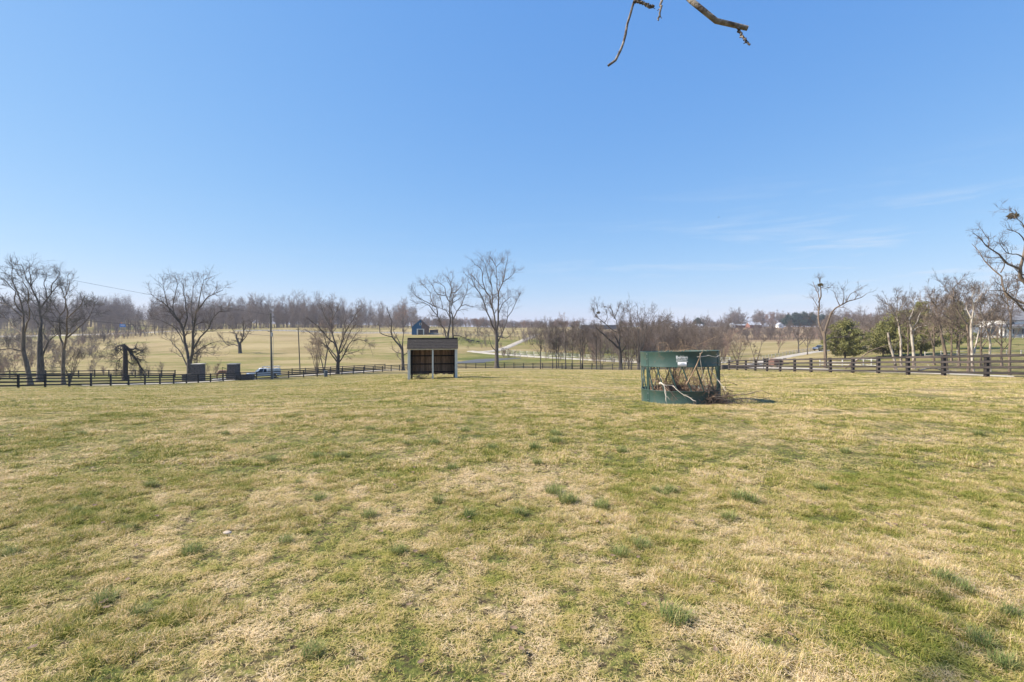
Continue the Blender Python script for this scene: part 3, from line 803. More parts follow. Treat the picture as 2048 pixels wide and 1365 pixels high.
c = Z(580, 600, 8.03)
hero('bare_tree', 675, 101, [
    ([(765, 1170), (768, 1080), (772, 1000), (780, 890)], 8, 6),
    ([(780, 900), (740, 740), (700, 620), (670, 480), (680, 330), (680, 200), (640, 80)], 4.2, 0.7),
    ([(740, 760), (700, 690), (600, 600), (520, 500), (420, 400), (330, 330), (260, 290)], 2.8, 0.6),
    ([(770, 980), (740, 900), (660, 810), (560, 720), (440, 640), (330, 540), (230, 480)], 3.0, 0.6),
    ([(760, 1010), (690, 900), (620, 790), (560, 640), (540, 540), (440, 470)], 2.8, 0.6),
    ([(785, 860), (830, 690), (880, 560), (940, 430), (1020, 290), (1090, 190)], 3.6, 0.6),
    ([(790, 870), (850, 800), (930, 600), (1000, 440), (1080, 380)], 2.6, 0.6),
    ([(775, 1020), (860, 900), (920, 770), (1000, 650), (1060, 560), (1120, 480)], 2.8, 0.6),
    ([(1000, 660), (1100, 640), (1200, 660), (1320, 740)], 1.5, 0.5),
    ([(830, 900), (920, 870), (1040, 840), (1110, 820)], 1.4, 0.5),
    ([(670, 480), (600, 340), (540, 220), (480, 60)], 2.0, 0.5),
    ([(830, 690), (840, 560), (870, 400), (900, 300)], 2.0, 0.5),
    ([(680, 320), (740, 200), (800, 60)], 1.6, 0.5),
], c, M['bark_dark'], TW, 'broad fan-shaped bare tree at the black fence left of the shed', 14, n1=9, l1=0.17)
hero('bare_tree', 806.5, 112, [
    ([(1822, 1170), (1812, 1000), (1805, 850), (1800, 770)], 6.5, 5),
    ([(1800, 800), (1720, 680), (1650, 590), (1620, 500), (1630, 330), (1580, 200), (1560, 100)], 4.0, 0.6),
    ([(1650, 600), (1560, 575), (1470, 550), (1435, 500), (1430, 420), (1400, 390)], 2.4, 0.6),
    ([(1810, 800), (1760, 690), (1690, 560), (1660, 500), (1720, 420)], 2.2, 0.6),
    ([(1805, 790), (1815, 600), (1830, 470)], 3.0, 0.8),
    ([(1795, 860), (1710, 845), (1640, 790)], 1.6, 0.6),
    ([(1820, 890), (1860, 870), (1890, 830)], 2.0, 1.0),
    ([(1790, 970), (1740, 920), (1730, 870)], 1.4, 0.6),
], c, BK, TW, 'half-dead bare tree forking left, beside the left wall of the shed', 15, n1=4, n2=4, n3=3, l1=0.10)

c = Z(250, 500, 4.55)
hero('bare_tree', 379, 86, [
    ([(587, 1170), (586, 1080), (587, 990)], 10, 9),
    ([(580, 1020), (550, 880), (525, 740), (500, 660), (440, 560), (370, 500), (290, 450), (230, 400)], 6.0, 0.7),
    ([(520, 720), (470, 640), (420, 580), (380, 460), (350, 330), (370, 260)], 2.6, 0.6),
    ([(525, 740), (560, 640), (565, 560), (540, 430), (530, 310)], 3.4, 0.6),
    ([(595, 1020), (620, 870), (625, 740), (650, 600), (660, 550), (720, 480), (800, 410), (890, 380)], 6.0, 0.7),
    ([(625, 740), (610, 620), (600, 520), (620, 350), (640, 290)], 2.8, 0.6),
    ([(660, 550), (680, 430), (710, 300), (740, 260)], 2.4, 0.6),
    ([(625, 900), (690, 790), (760, 720), (790, 640), (850, 560), (950, 560)], 3.6, 0.7),
    ([(500, 660), (440, 560), (450, 430), (480, 290), (440, 240)], 2.4, 0.6),
    ([(615, 960), (720, 880), (830, 840), (900, 830)], 2.4, 0.6),
    ([(630, 950), (720, 930), (810, 960)], 1.6, 0.6),
    ([(560, 1050), (490, 910), (430, 840), (360, 790)], 2.6, 0.6),
    ([(550, 870), (460, 720), (340, 650), (240, 620)], 2.2, 0.6),
], c, BK, TW, 'large forked bare tree rising just behind the left stone gate pillar', 16, n1=9, l1=0.15)

c = Z(0, 500, 4.55)
hero('bare_tree', 127, 64, [
    ([(572, 1215), (574, 1080), (580, 880)], 7, 5.5),
    ([(577, 900), (550, 780), (540, 650), (545, 590), (500, 520), (450, 450)], 4, 0.7),
    ([(582, 900), (605, 760), (610, 620), (605, 520), (600, 420), (640, 300)], 4, 0.7),
    ([(600, 810), (690, 730), (780, 650), (840, 560), (870, 480)], 3.2, 0.7),
    ([(548, 770), (480, 690), (420, 620), (380, 580)], 2.4, 0.7),
    ([(545, 600), (590, 540), (590, 440), (550, 330)], 2.4, 0.7),
    ([(610, 620), (680, 560), (740, 500), (760, 420)], 2.2, 0.7),
    ([(600, 800), (660, 700), (740, 620)], 1.8, 0.6),
    ([(545, 660), (470, 560), (440, 470)], 1.8, 0.6),
], c, M['bark_tan'], M['twig_grey'], 'bare tree with a brown lit trunk, second from the left edge', 17, n1=9, l1=0.17)
c = Z(0, 520, 8.53)
hero('bare_tree', 62, 55, [
    ([(530, 2150), (470, 1850), (400, 1560), (400, 1300), (410, 1150)], 9, 6),
    ([(408, 1180), (380, 850), (350, 700), (300, 550), (240, 420), (190, 270), (200, 100)], 4, 0.8),
    ([(380, 900), (260, 770), (250, 650), (260, 550), (200, 470), (100, 360), (0, 300)], 2.8, 0.8),
    ([(400, 1010), (250, 860), (100, 770), (-60, 720)], 3.0, 0.8),
    ([(400, 1300), (240, 1150), (100, 1000), (-60, 850)], 3.4, 0.8),
    ([(400, 1560), (200, 1520), (0, 1530), (-100, 1510)], 2.6, 0.8),
    ([(400, 1480), (260, 1380), (150, 1360)], 2.0, 0.7),
    ([(410, 1250), (500, 1000), (470, 740), (330, 570), (240, 480)], 3.0, 0.7),
    ([(470, 740), (490, 620), (480, 520), (400, 390), (390, 320), (280, 240)], 2.4, 0.7),
], c, M['bark_tan'], M['twig_grey'], 'crooked bare tree nearest the left edge, trunk seen through the fence', 18, n1=6, l1=0.12)
hero('bare_tree', 82, 70, [
    ([(690, 2050), (690, 1750), (680, 1500), (690, 1150)], 14, 6),
    ([(690, 1180), (680, 950), (680, 800), (600, 600), (530, 450), (440, 340), (440, 230), (370, 80)], 4.5, 0.8),
    ([(540, 450), (560, 380), (640, 300)], 1.8, 0.7),
    ([(530, 460), (520, 270), (490, 180), (540, 100)], 2.4, 0.7),
    ([(680, 1200), (620, 1080), (540, 900), (470, 740)], 3.0, 0.8),
    ([(690, 820), (790, 680), (880, 570), (1000, 430), (1080, 380)], 3.4, 0.7),
    ([(800, 650), (780, 520), (750, 380), (800, 300), (720, 220)], 2.2, 0.7),
    ([(870, 560), (880, 430), (950, 350), (1020, 240), (1000, 180)], 2.2, 0.7),
    ([(720, 1650), (830, 1400), (960, 1280), (1020, 1230)], 3.6, 1.0),
    ([(830, 1400), (750, 1280), (740, 1180)], 1.8, 0.7),
    ([(690, 1000), (800, 850), (810, 700)], 2.0, 0.7),
], c, BK, M['twig_grey'], 'thick-trunked bare tree with twisting limbs at far left, right of the crooked one', 19, n1=7, l1=0.13)

# broken trunk hung with vines
c = Z(200, 600, 7.58)
hero('vine_covered_snag', 250, 82, [
    ([(385, 1160), (385, 950), (380, 760), (350, 680)], 9.5, 7),
    ([(360, 690), (280, 700), (230, 740)], 5, 1.5),
    ([(370, 700), (420, 740), (500, 850), (560, 930), (620, 1020), (660, 1090)], 6, 2),
    ([(420, 740), (490, 750), (545, 735)], 4.5, 2.5),
    ([(540, 840), (620, 790), (700, 720)], 2, 0.5),
    ([(350, 720), (250, 830), (120, 870), (40, 860)], 1.4, 0.4),
    ([(370, 850), (260, 940), (240, 1090)], 1.6, 0.6),
    ([(400, 900), (480, 980), (540, 920)], 2.0, 0.6),
    ([(390, 800), (300, 740), (190, 700), (130, 690)], 1.5, 0.4),
], c, M['vine'], M['twig_grey'], 'broken dark trunk smothered in vines behind the fence at left', 20, n1=15, n2=5, n3=4, l1=0.30, l2=0.17, l3=0.10, up=-0.15, rmin=0.010)

# lone old tree in the field, mid-left
c = Z(250, 500, 4.55)
hero('bare_tree', 480.5, 165, [
    ([(1052, 955), (1045, 900), (1042, 850)], 7, 6),
    ([(1040, 870), (1010, 790), (1020, 770)], 4, 2),
    ([(1045, 860), (1080, 770), (1075, 700), (1080, 650)], 4, 0.7),
    ([(1060, 840), (1100, 790), (1130, 740)], 2.5, 0.6),
    ([(1035, 880), (990, 860), (940, 870), (900, 830), (860, 770)], 2.2, 0.6),
    ([(1075, 740), (1110, 690), (1160, 660)], 1.5, 0.5),
    ([(1040, 850), (1000, 760), (970, 700)], 1.8, 0.5),
], c, BK, TW, 'lone gnarled old tree in the middle of the left field', 21, n1=6, l1=0.2, rmin=0.025)

# row behind the dip, centre right
c = Z(1080, 600, 8.53)
hero('bare_tree', 1241, 106, [
    ([(1380, 1210), (1375, 1100), (1370, 950), (1352, 800)], 7.5, 5.5),
    ([(1355, 830), (1200, 700), (1100, 600), (1000, 520), (950, 460)], 4.5, 1.5),
    ([(1358, 820), (1355, 600), (1340, 500), (1290, 350), (1240, 200), (1200, 130)], 3.4, 0.6),
    ([(1352, 760), (1310, 680), (1270, 610)], 3.4, 1.6),
    ([(1375, 920), (1450, 810), (1480, 720), (1500, 640)], 2.4, 0.6),
    ([(1340, 560), (1210, 490), (1100, 390), (960, 280), (920, 180), (870, 90)], 2.6, 0.6),
    ([(1100, 390), (1150, 300), (1120, 180)], 1.5, 0.5),
    ([(950, 270), (990, 200), (960, 60)], 1.4, 0.5),
    ([(1260, 320), (1300, 240), (1340, 130)], 1.6, 0.5),
    ([(1240, 220), (1210, 150), (1100, 110)], 1.2, 0.5),
    ([(1352, 560), (1380, 380), (1400, 230), (1440, 130)], 1.8, 0.5),
], c, M['bark_dark'], TW, 'bare tree left of the green feeder with one thick limb leaning far left', 22, n1=6, l1=0.13)
for k_, (px, Y, H, sp, tr, lab) in enumerate([
        (1081, 114, 10.5, 2.6, 0.15, 'slim bare tree at the left end of the row beyond the black fence'),
        (1105.5, 116, 8.5, 2.1, 0.11, 'second slim bare tree from the left in the row beyond the black fence'),
        (1113, 115, 10.0, 2.4, 0.13, 'left stem of the close pair in the row beyond the black fence'),
        (1116.5, 117, 9.5, 2.3, 0.12, 'right stem of the close pair in the row beyond the black fence'),
        (1131.5, 113, 11.0, 2.7, 0.16, 'fifth slim bare tree from the left in the row beyond the black fence'),
        (1144.5, 112, 9.5, 2.4, 0.12, 'sixth slim bare tree from the left in the row beyond the black fence'),
        (1161, 111, 10.5, 2.6, 0.14, 'leaning slim tree, left one of the crossing pair in the row beyond the fence'),
        (1165, 110, 10.5, 2.8, 0.16, 'thicker slim tree, right one of the crossing pair in the row beyond the fence'),
        (1193, 109, 11.0, 2.8, 0.15, 'slim bare tree left of the one with the big leaning limb'),
        (1201, 108, 9.0, 2.2, 0.12, 'short slim tree touching the big leaning limb from below')]):
    bare_tree('slim_tree', px, Y, H, sp, tr, 40 + k_, M['bark_dark'], TW, lab, 'slim trees in a row beyond the black fence', det=(6, 4, 4), fork=0.24, n=13, rise=1.6, rmin=0.013, rot=k_ * 1.3, l1=0.15)
for k_, (px, Y, H, sp, tr, st, lab) in enumerate([
        (1277, 104, 14.2, 3.0, 0.34, 4, 'bushy many-stemmed bare tree directly left of the green feeder'),
        (1330, 118, 12.5, 4.2, 0.26, 4, 'many-stemmed bare tree rising behind the top of the green feeder'),
        (1300, 126, 10.0, 2.6, 0.2, 3, 'lower bare tree between the bushy one and the feeder top'),
        (1475, 98, 6.6, 3.0, 0.2, 7, 'pale fan of slender stems behind the fence right of the feeder'),
        (1512, 93, 6.0, 2.0, 0.17, 2, 'small upright tree with pale stem behind the fence right of the feeder'),
        (1597, 141, 7.2, 3.6, 0.24, 1, 'dark spreading small tree beside the gravel drive'),
        (1615, 128, 6.6, 2.8, 0.16, 1, 'small tree in front of the parked car beside the gravel drive'),
        (1556, 150, 4.6, 3.0, 0.12, 3, 'low twiggy shrub-like tree in the field above the gravel drive'),
        (633, 99, 8.8, 3.0, 0.22, 7, 'vase-shaped many-stemmed tree left of the fan-shaped tree'),
        (648, 104, 12.5, 4.6, 0.26, 3, 'tall reddish twiggy tree behind the vase-shaped one'),
        (140, 70, 5.4, 2.4, 0.18, 6, 'bushy young tree with pale stems at the left, right of the brown-trunked one'),
        (392, 92, 7.5, 2.6, 0.14, 5, 'young many-stemmed tree behind the left gate pillar'),
        (806, 250, 11.5, 6.0, 0.34, 1, 'round-crowned bare tree left of the blue barn'),
        (955, 270, 6.5, 4.5, 0.25, 1, 'low round bare tree far right of the blue barn'),
        (1128, 262, 13.0, 5.5, 0.3, 2, 'reddish bare tree at the top of the winding lane'),
        (1112, 255, 11.0, 4.5, 0.25, 2, 'smaller reddish tree left of the one at the top of the lane'),
        (1100, 185, 11.5, 2.4, 0.18, 3, 'bare tree right of the winding lane'),
        ]):
    tw = [TW, TW, TW, M['twig_tan'], TW, TW, TW, M['twig_red'], M['twig_tan'], M['twig_red'], M['twig_tan'], TW, M['twig_red'], M['twig_red'], M['twig_red'], M['twig_red'], TW][k_]
    bk = M['bark_tan'] if k_ in (3, 4, 8, 10) else BK
    bare_tree('bare_tree', px, Y, H, sp, tr, 70 + k_, bk, tw, lab, None, det=(6, 4, 4), fork=0.25, n=11 if st == 1 else 3 * st, stems=st, rise=0.95, rmin=0.014 if Y < 160 else 0.024, rot=k_)

# trees to the right
c = Z(1400, 500, 4.55)
hero('bare_tree', 1651, 66, [
    ([(1143, 1100), (1142, 1000), (1135, 800), (1132, 740)], 6.5, 5),
    ([(1130, 800), (1090, 680), (1075, 560), (1080, 480), (1065, 360), (1030, 290)], 4.6, 0.8),
    ([(1080, 480), (1100, 420), (1095, 320), (1080, 250)], 3.2, 0.7),
    ([(1075, 530), (1050, 480), (1030, 450)], 1.8, 0.7),
    ([(1136, 760), (1180, 600), (1250, 520), (1330, 480), (1420, 450), (1520, 400)], 4.6, 0.8),
    ([(1270, 505), (1240, 440), (1220, 380)], 1.8, 0.6),
    ([(1330, 480), (1370, 400), (1440, 370)], 1.8, 0.6),
    ([(1300, 500), (1310, 420), (1300, 350)], 1.8, 0.6),
    ([(1140, 830), (1210, 795), (1300, 800), (1360, 790)], 2.2, 0.8),
    ([(1138, 790), (1240, 680), (1280, 640)], 1.5, 0.6),
    ([(1100, 690), (1150, 610), (1200, 600)], 1.4, 0.6),
    ([(1110, 760), (1020, 640), (970, 590)], 1.2, 0.5),
    ([(1095, 340), (1140, 350), (1190, 340)], 1.3, 0.5),
], c, M['bark_tan'], M['twig'], 'bare tree with a nest and one long limb bending right, beyond the right fence', 23, n1=4, n2=4, n3=3, l1=0.10, rmin=0.011)
c = Z(1780, 560, 6.82)
R_ = 'bare trees beyond the right fence'
hero('bare_tree', 1802, 62, [
    ([(152, 1250), (150, 1000), (145, 780)], 4.5, 4),
    ([(145, 800), (100, 560), (40, 440), (-40, 330), (-90, 250)], 3.2, 0.7),
    ([(145, 780), (120, 600), (90, 470), (100, 300), (60, 200)], 2.6, 0.6),
    ([(70, 490), (-30, 420), (-110, 400)], 1.6, 0.5),
    ([(90, 470), (160, 380), (200, 280)], 1.6, 0.5),
], c, M['bark_pale'], TW, 'pale forked tree with a spreading crown, first of the clump beyond the right fence', 24, n1=9, l1=0.2, rmin=0.011)
hero('broken_leaning_trunk', 1792, 56, [
    ([(80, 1250), (60, 1100), (0, 880), (-25, 720)], 5, 4),
    ([(40, 1010), (90, 900), (110, 820)], 1.6, 0.5),
], c, M['bark_pale'], TW, 'broken leaning trunk with a pale snapped top beyond the right fence', 25, n1=3, n2=3, n3=2, l1=0.12, rmin=0.011)
hero('bare_tree', 1828, 57, [
    ([(335, 1230), (325, 1050), (305, 850), (290, 650)], 6, 4.5),
    ([(290, 670), (250, 540), (200, 490)], 3.4, 1.5),
    ([(255, 555), (310, 430), (320, 290), (300, 230)], 2.6, 0.7),
    ([(318, 700), (370, 650), (430, 640), (500, 620)], 2.2, 0.7),
    ([(310, 650), (360, 590), (400, 480), (480, 350)], 2.0, 0.6),
    ([(340, 880), (390, 830), (460, 850)], 1.4, 0.5),
], c, M['bark_pale'], TW, 'crooked pale tree left of the middle of the clump beyond the right fence', 26, n1=8, l1=0.16, rmin=0.011)
hero('bare_tree', 1893, 52, [
    ([(775, 1250), (755, 1010), (700, 750)], 6.5, 5),
    ([(705, 770), (670, 550), (620, 300), (600, 200)], 4, 0.7),
    ([(670, 560), (600, 470), (520, 420), (430, 440)], 2.2, 0.6),
    ([(660, 500), (720, 380), (760, 280)], 2.0, 0.6),
    ([(640, 380), (560, 260), (520, 180)], 1.8, 0.6),
    ([(700, 740), (600, 600), (560, 560)], 1.8, 0.6),
], c, M['bark_tan'], TW, 'dark leaning tree in the middle of the clump beyond the right fence', 27, n1=9, l1=0.18, rmin=0.011)
hero('bare_tree', 1936, 50, [
    ([(1085, 1250), (1080, 1000), (1062, 720), (1050, 600)], 5.5, 4.5),
    ([(1052, 620), (960, 490), (890, 340), (860, 230), (900, 180)], 4.2, 0.8),
    ([(960, 490), (1000, 300), (1050, 180)], 1.8, 0.6),
    ([(1058, 710), (960, 660), (870, 600), (720, 590)], 2.2, 0.7),
    ([(880, 300), (960, 240), (1060, 170)], 1.8, 0.6),
    ([(870, 280), (780, 150), (720, 60)], 1.8, 0.6),
    ([(860, 240), (880, 100), (960, 20)], 1.8, 0.6),
    ([(900, 620), (800, 520), (700, 480)], 1.6, 0.6),
], c, M['bark_tan'], TW, 'tan-barked tree whose big limb sweeps left, beside the white-barked one', 28, n1=10, l1=0.2, n2=5, n3=5, rmin=0.011)
hero('bare_tree', 1946, 47, [
    ([(1135, 1330), (1120, 1000), (1110, 800), (1110, 560)], 5.5, 4.5),
    ([(1110, 600), (1140, 380), (1110, 260), (1140, 190), (1150, 100)], 3.4, 0.8),
    ([(1105, 520), (1050, 400), (1050, 300)], 2.6, 0.8),
    ([(1130, 330), (1200, 270), (1260, 200)], 1.8, 0.6),
    ([(1140, 640), (1240, 590), (1300, 520)], 1.8, 0.6),
    ([(1150, 1000), (1190, 800), (1220, 690), (1280, 560)], 3.6, 0.8),
], c, M['bark_pale'], TW, 'white-barked upright tree in the clump beyond the right fence', 29, n1=8, l1=0.16, rmin=0.011)
hero('bare_tree', 1980, 52, [
    ([(1362, 1200), (1362, 1000), (1370, 870)], 4, 3.6),
    ([(1368, 880), (1330, 720), (1290, 580), (1340, 490), (1390, 420), (1410, 330), (1460, 240)], 3.0, 0.7),
    ([(1372, 870), (1380, 650), (1420, 480), (1440, 330)], 2.4, 0.6),
    ([(1300, 560), (1240, 460), (1220, 340)], 1.8, 0.6),
    ([(1400, 400), (1330, 310), (1240, 300)], 1.4, 0.5),
], c, M['bark_pale'], TW, 'thin pale crooked tree between the white-barked one and the right edge', 30, n1=9, l1=0.2, rmin=0.011)
hero('bare_tree', 2019, 45, [
    ([(1620, 1380), (1632, 1000), (1642, 750), (1650, 480)], 5, 3.6),
    ([(1650, 500), (1610, 350), (1600, 200), (1640, 60)], 2.8, 0.7),
    ([(1650, 490), (1690, 330), (1730, 150), (1740, 0)], 2.4, 0.7),
    ([(1645, 700), (1560, 560), (1520, 440)], 1.8, 0.6),
    ([(1620, 360), (1520, 220), (1500, 100)], 1.6, 0.6),
], c, M['bark_tan'], TW, 'tall straight tree nearest the white house at the right edge', 31, n1=11, l1=0.17, rmin=0.011)
bare_tree('bare_tree', 1918, 60, 8.2, 3.2, 0.16, 32, M['bark_tan'], TW, 'slender tree between the leaning dark one and the tan-barked one', R_, fork=0.35, n=10, det=(6, 5, 4), rmin=0.011)

for k_, (px, Y, H, sp, lab) in enumerate([(1816, 72, 9.6, 3.4, 'twiggy tree behind the gap between pale forked and crooked trees'), (1868, 64, 9.0, 3.2, 'twiggy brown tree left of the dark leaning one'), (1903, 70, 10.6, 3.6, 'twiggy brown tree right behind the dark leaning one'),
        (1962, 58, 9.4, 3.0, 'twiggy tree just right of the white-barked one'), (2003, 62, 8.0, 2.6, 'twiggy tree in front of the farmhouse porch')]):
    bare_tree('bare_tree', px, Y, H, sp, 0.15, 340 + k_, M['bark_tan'], M['twig_tan'] if k_ % 2 else TW, lab, R_, fork=0.22, n=14, det=(7, 5, 4), rmin=0.010, rise=1.0, rot=k_, l1=0.18)

# big tree at the right edge, trunk outside the picture
c = Z(1890, 410, 8.03)
hero('bare_tree', 2092, 37, [
    ([(1640, 2830), (1630, 2300), (1590, 1850), (1540, 1550)], 19, 15),
    ([(1545, 1600), (1400, 1400), (1269, 1220), (1190, 1100), (1220, 970), (1250, 800), (1290, 620), (1300, 420)], 10, 2),
    ([(1195, 1020), (1120, 990), (1010, 950), (900, 830), (700, 680), (560, 540), (430, 440)], 4.4, 0.8),
    ([(1230, 830), (1140, 790), (1010, 780), (900, 660), (880, 600)], 2.4, 0.8),
    ([(1570, 1750), (1300, 1600), (1020, 1500), (950, 1365), (900, 1170), (890, 1090), (720, 990), (600, 860), (560, 800), (440, 640)], 6, 0.8),
    ([(895, 1090), (950, 980), (950, 890)], 2.4, 1.2),
    ([(1290, 600), (1200, 470), (1000, 390)], 2.4, 0.7),
    ([(1300, 440), (1240, 300), (1130, 210)], 2.4, 0.9),
    ([(1130, 210), (1080, 110), (960, 70)], 1.0, 0.5),
    ([(1600, 2000), (1440, 1850), (1300, 1740), (1120, 1560), (970, 1390), (820, 1380), (700, 1380)], 6.5, 1.0),
    ([(700, 690), (705, 570), (640, 480), (590, 400)], 2.0, 0.6),
    ([(900, 840), (780, 850), (660, 850)], 1.4, 0.5),
    ([(1540, 1600), (1650, 1200), (1700, 800), (1600, 400)], 8, 1.5),
    ([(940, 940), (840, 930), (730, 940)], 1.3, 0.5),
    ([(1020, 790), (990, 690), (900, 620)], 1.3, 0.5),
], c, M['bark_tan'], TW, 'big bare tree at the right edge whose limbs reach into the sky', 33, spread=0.35, n1=6, n2=4, n3=4, l1=0.075, l2=0.045, l3=0.028, rmin=0.008, ang=55)

# dead fallen branch lying beyond the right fence
def fallen(name, pts, w0, w1, m, label, cat='branch', seed=3, n1=5, l1=0.2, par=None):
    r = np.random.RandomState(seed)
    p = np.array([P(*q) for q in pts])
    LP, LR = limbs_to_batch([(p, [w0, w1])], 12)
    L = np.linalg.norm(np.diff(LP[0], axis=0), axis=1).sum()
    B1, R1 = sprout(LP, LR, n1, 0.3, 1.0, l1 * L, 0.5, w1 * 0.5, 40, 5, 0.05, 0.15, r)
    B2, R2 = sprout(B1, R1, 3, 0.2, 1.0, l1 * 0.5 * L, 0.6, w1 * 0.35, 40, 4, 0.05, 0.2, r)
    V, Q = tubes([(LP, LR, 8), (B1, R1, 5), (B2, R2, 4)])
    o = link(name, smooth(mesh_np(name, V - p[0], Q)), m, None, p[0])
    return tag(o, label, cat)
fallen('fallen_limb', [(1690, 737, 58), (1720, 717, 57), (1748, 699, 56), (1790, 688, 55)], 0.10, 0.02, M['bark_tan'], 'dead limb leaning up to the right just beyond the right fence', n1=8, l1=0.3)
fallen('fallen_limb', [(1838, 741, 42), (1862, 737, 43), (1890, 741, 44), (1920, 744, 45)], 0.08, 0.02, M['bark_pale'], 'pale fallen limb on the ground seen through the right fence', n1=6, l1=0.3, seed=8)

# leafy nests in the branches
def nest(px, py, Y, rad, label, seed=1, m=None):
    r = np.random.RandomState(seed)
    ctr = P(px, py, Y); n = 260
    d = unit(r.randn(n, 3)) * (rad * r.rand(n, 1) ** 0.33) * np.array([1.15, 1.15, 0.7])
    q = np.stack([d, d + unit(r.randn(n, 3)) * rad * 0.42, d + unit(r.randn(n, 3)) * rad * 0.42 + np.array([0, 0, -0.1 * rad])], 1)
    o = link('nest', mesh_np('nest', q.reshape(-1, 3), None, np.arange(n * 3).reshape(-1, 3)), m or M['nest'], None, ctr)
    return tag(o, label, 'nest')
M['nest'] = mat('nest_leaves', (0.05, 0.04, 0.02), (0.16, 0.12, 0.05), 0.9, 9)
nest(2026, 432, 37, 0.30, 'leafy nest high in the tree at the right edge', 1)
nest(1641, 570, 66, 0.32, 'dark leafy nest near the top of the tree with the long bending limb', 2)
nest(1197, 625.5, 106, 0.35, 'dark nest in the top of the tree left of the green feeder', 3)

# ------------------------------------------------------------------ evergreens
def conifer(name, px, Y, H, spread, label, seed, m, group=None, skirt=0.10, n=3400, leaf=0.24):
    r = np.random.RandomState(seed)
    x = X(px, Y); z0 = float(ground(x, Y))
    root = empty(name, (x, Y, z0), 0, label, 'evergreen tree', group)
    tp = np.array([[0, 0, -0.2], [0.05, 0.03, H * 0.5], [0, 0, H * 0.97]])
    TP, TR = limbs_to_batch([(tp, [H * 0.022, 0.02])], 8)
    nb = 90
    t = skirt + (0.97 - skirt) * (np.arange(nb) + r.rand(nb)) / nb
    a = np.arange(nb) * 2.399 + r.rand(nb) * 0.6
    prof = np.sin(np.clip((1 - t) * 1.25, 0, 1) * math.pi / 2) ** 0.75
    ln = spread * prof * (0.45 + 0.75 * r.rand(nb) ** 1.2) + 0.15
    st = np.stack([0 * t, 0 * t, t * H], 1)
    en = st + np.stack([np.cos(a) * ln, np.sin(a) * ln, ln * (0.05 + 0.35 * r.rand(nb))], 1)
    mid = (st + en) / 2 + np.stack([0 * t, 0 * t, -0.06 * ln], 1)
    LP = np.stack([st, mid, en], 1); LR = np.stack([0.02 + 0.012 * ln, 0.012 + 0.006 * ln, 0 * ln + 0.008], 1)
    V, Q = tubes([(TP, TR, 7), (LP, LR, 4)])
    link('trunk', smooth(mesh_np('trunk', V, Q)), M['bark_dark'], root)
    pr = ln / ln.sum(); bi = r.choice(nb, n, p=pr)
    s = 0.18 + 0.85 * r.rand(n) ** 0.7
    pos = st[bi] + (en[bi] - st[bi]) * s[:, None] + r.randn(n, 3) * np.array([0.075, 0.075, 0.05]) * spread * 0.9
    k = 5
    base = np.repeat(pos, k, 0) + r.randn(n * k, 3) * leaf * 0.55
    d1 = unit(r.randn(n * k, 3) + np.array([0, 0, 0.35])) * leaf * (0.6 + 0.8 * r.rand(n * k, 1))
    d2 = unit(np.cross(d1, r.randn(n * k, 3))) * leaf * 0.30
    tri = np.stack([base - d2, base + d2, base + d1], 1)
    link('crown', mesh_np('crown', tri.reshape(-1, 3), None, np.arange(n * k * 3).reshape(-1, 3)), m, root)
    return root
conifer('cedar_tree', 1690, 90, 7.6, 3.2, 'wide bright-green cedar right of the tree with the nest', 1, M['needle'])
conifer('cedar_tree', 1766, 92, 6.2, 3.2, 'small cedar left of the pale forked tree', 2, M['needle'], n=2600)
conifer('cedar_tree', 1800, 88, 8.4, 3.3, 'cedar standing behind the pale forked tree', 3, M['needle'])
conifer('cedar_tree', 1842, 84, 9.6, 2.9, 'tall dark cedar with a pointed top behind the crooked pale tree', 4, M['needle'])
conifer('cedar_tree', 1915, 96, 9.6, 3.0, 'dark cedar half hidden behind the tan-barked tree', 5, M['needle'], n=2000)
for k_, (px, H, sp) in enumerate([(1576, 14.5, 7), (1592, 17, 8), (1608, 18, 8), (1624, 17, 7), (1645, 15, 6)]):
    conifer('spruce_tree', px, 560, H, sp, ['spruce at the left end of the far dark-green row on the hilltop', 'second spruce from the left in the far dark-green row', 'middle spruce of the far dark-green row on the hilltop', 'fourth spruce from the left in the far dark-green row', 'spruce at the right end of the far dark-green row'][k_], 20 + k_, M['needle_blue'], 'far row of spruces', n=1000, leaf=0.9)
conifer('spruce_tree', 1395, 545, 11, 6, 'lone dark evergreen above the far white houses', 30, M['needle_blue'], n=800, leaf=0.9)

# ------------------------------------------------------------------ woods, thickets and brush that read as one mass
def proto_tree(name, H, spread, tr, seed, twig, det=(5, 4, 3), rmin=0.03, **kw):
    tg, cg = bare_groups(H, spread, tr, seed, det=det, rmin=rmin, **kw)
    V, Q = tubes(tg + cg)
    return proto(name, smooth(mesh_np(name, V, Q)), twig)
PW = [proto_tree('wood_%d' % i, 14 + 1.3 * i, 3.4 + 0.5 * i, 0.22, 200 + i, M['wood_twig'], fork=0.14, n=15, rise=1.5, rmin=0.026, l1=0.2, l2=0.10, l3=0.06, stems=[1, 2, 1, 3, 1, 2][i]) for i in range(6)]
PR = [proto_tree('brush_%d' % i, 6 + 0.6 * i, 2.2 + 0.3 * i, 0.09, 220 + i, [M['twig_red'], M['twig_tan'], M['twig'], M['wood_twig'], M['twig'], M['twig']][i], fork=0.06, n=14, rise=1.5, stems=[3, 5, 4, 2, 6, 1][i], rmin=0.013, l1=0.2, l2=0.11, l3=0.06) for i in range(6)]

PH = [proto_tree('hill_%d' % i, 11 + 0.8 * i, 4.6 + 0.5 * i, 0.25, 240 + i, [M['wood_twig'], M['wood_twig'], M['twig_red'], M['wood_twig'], M['twig']][i], fork=0.05, n=16, rise=0.7, rmin=0.04, l1=0.22, l2=0.12, l3=0.07) for i in range(5)]

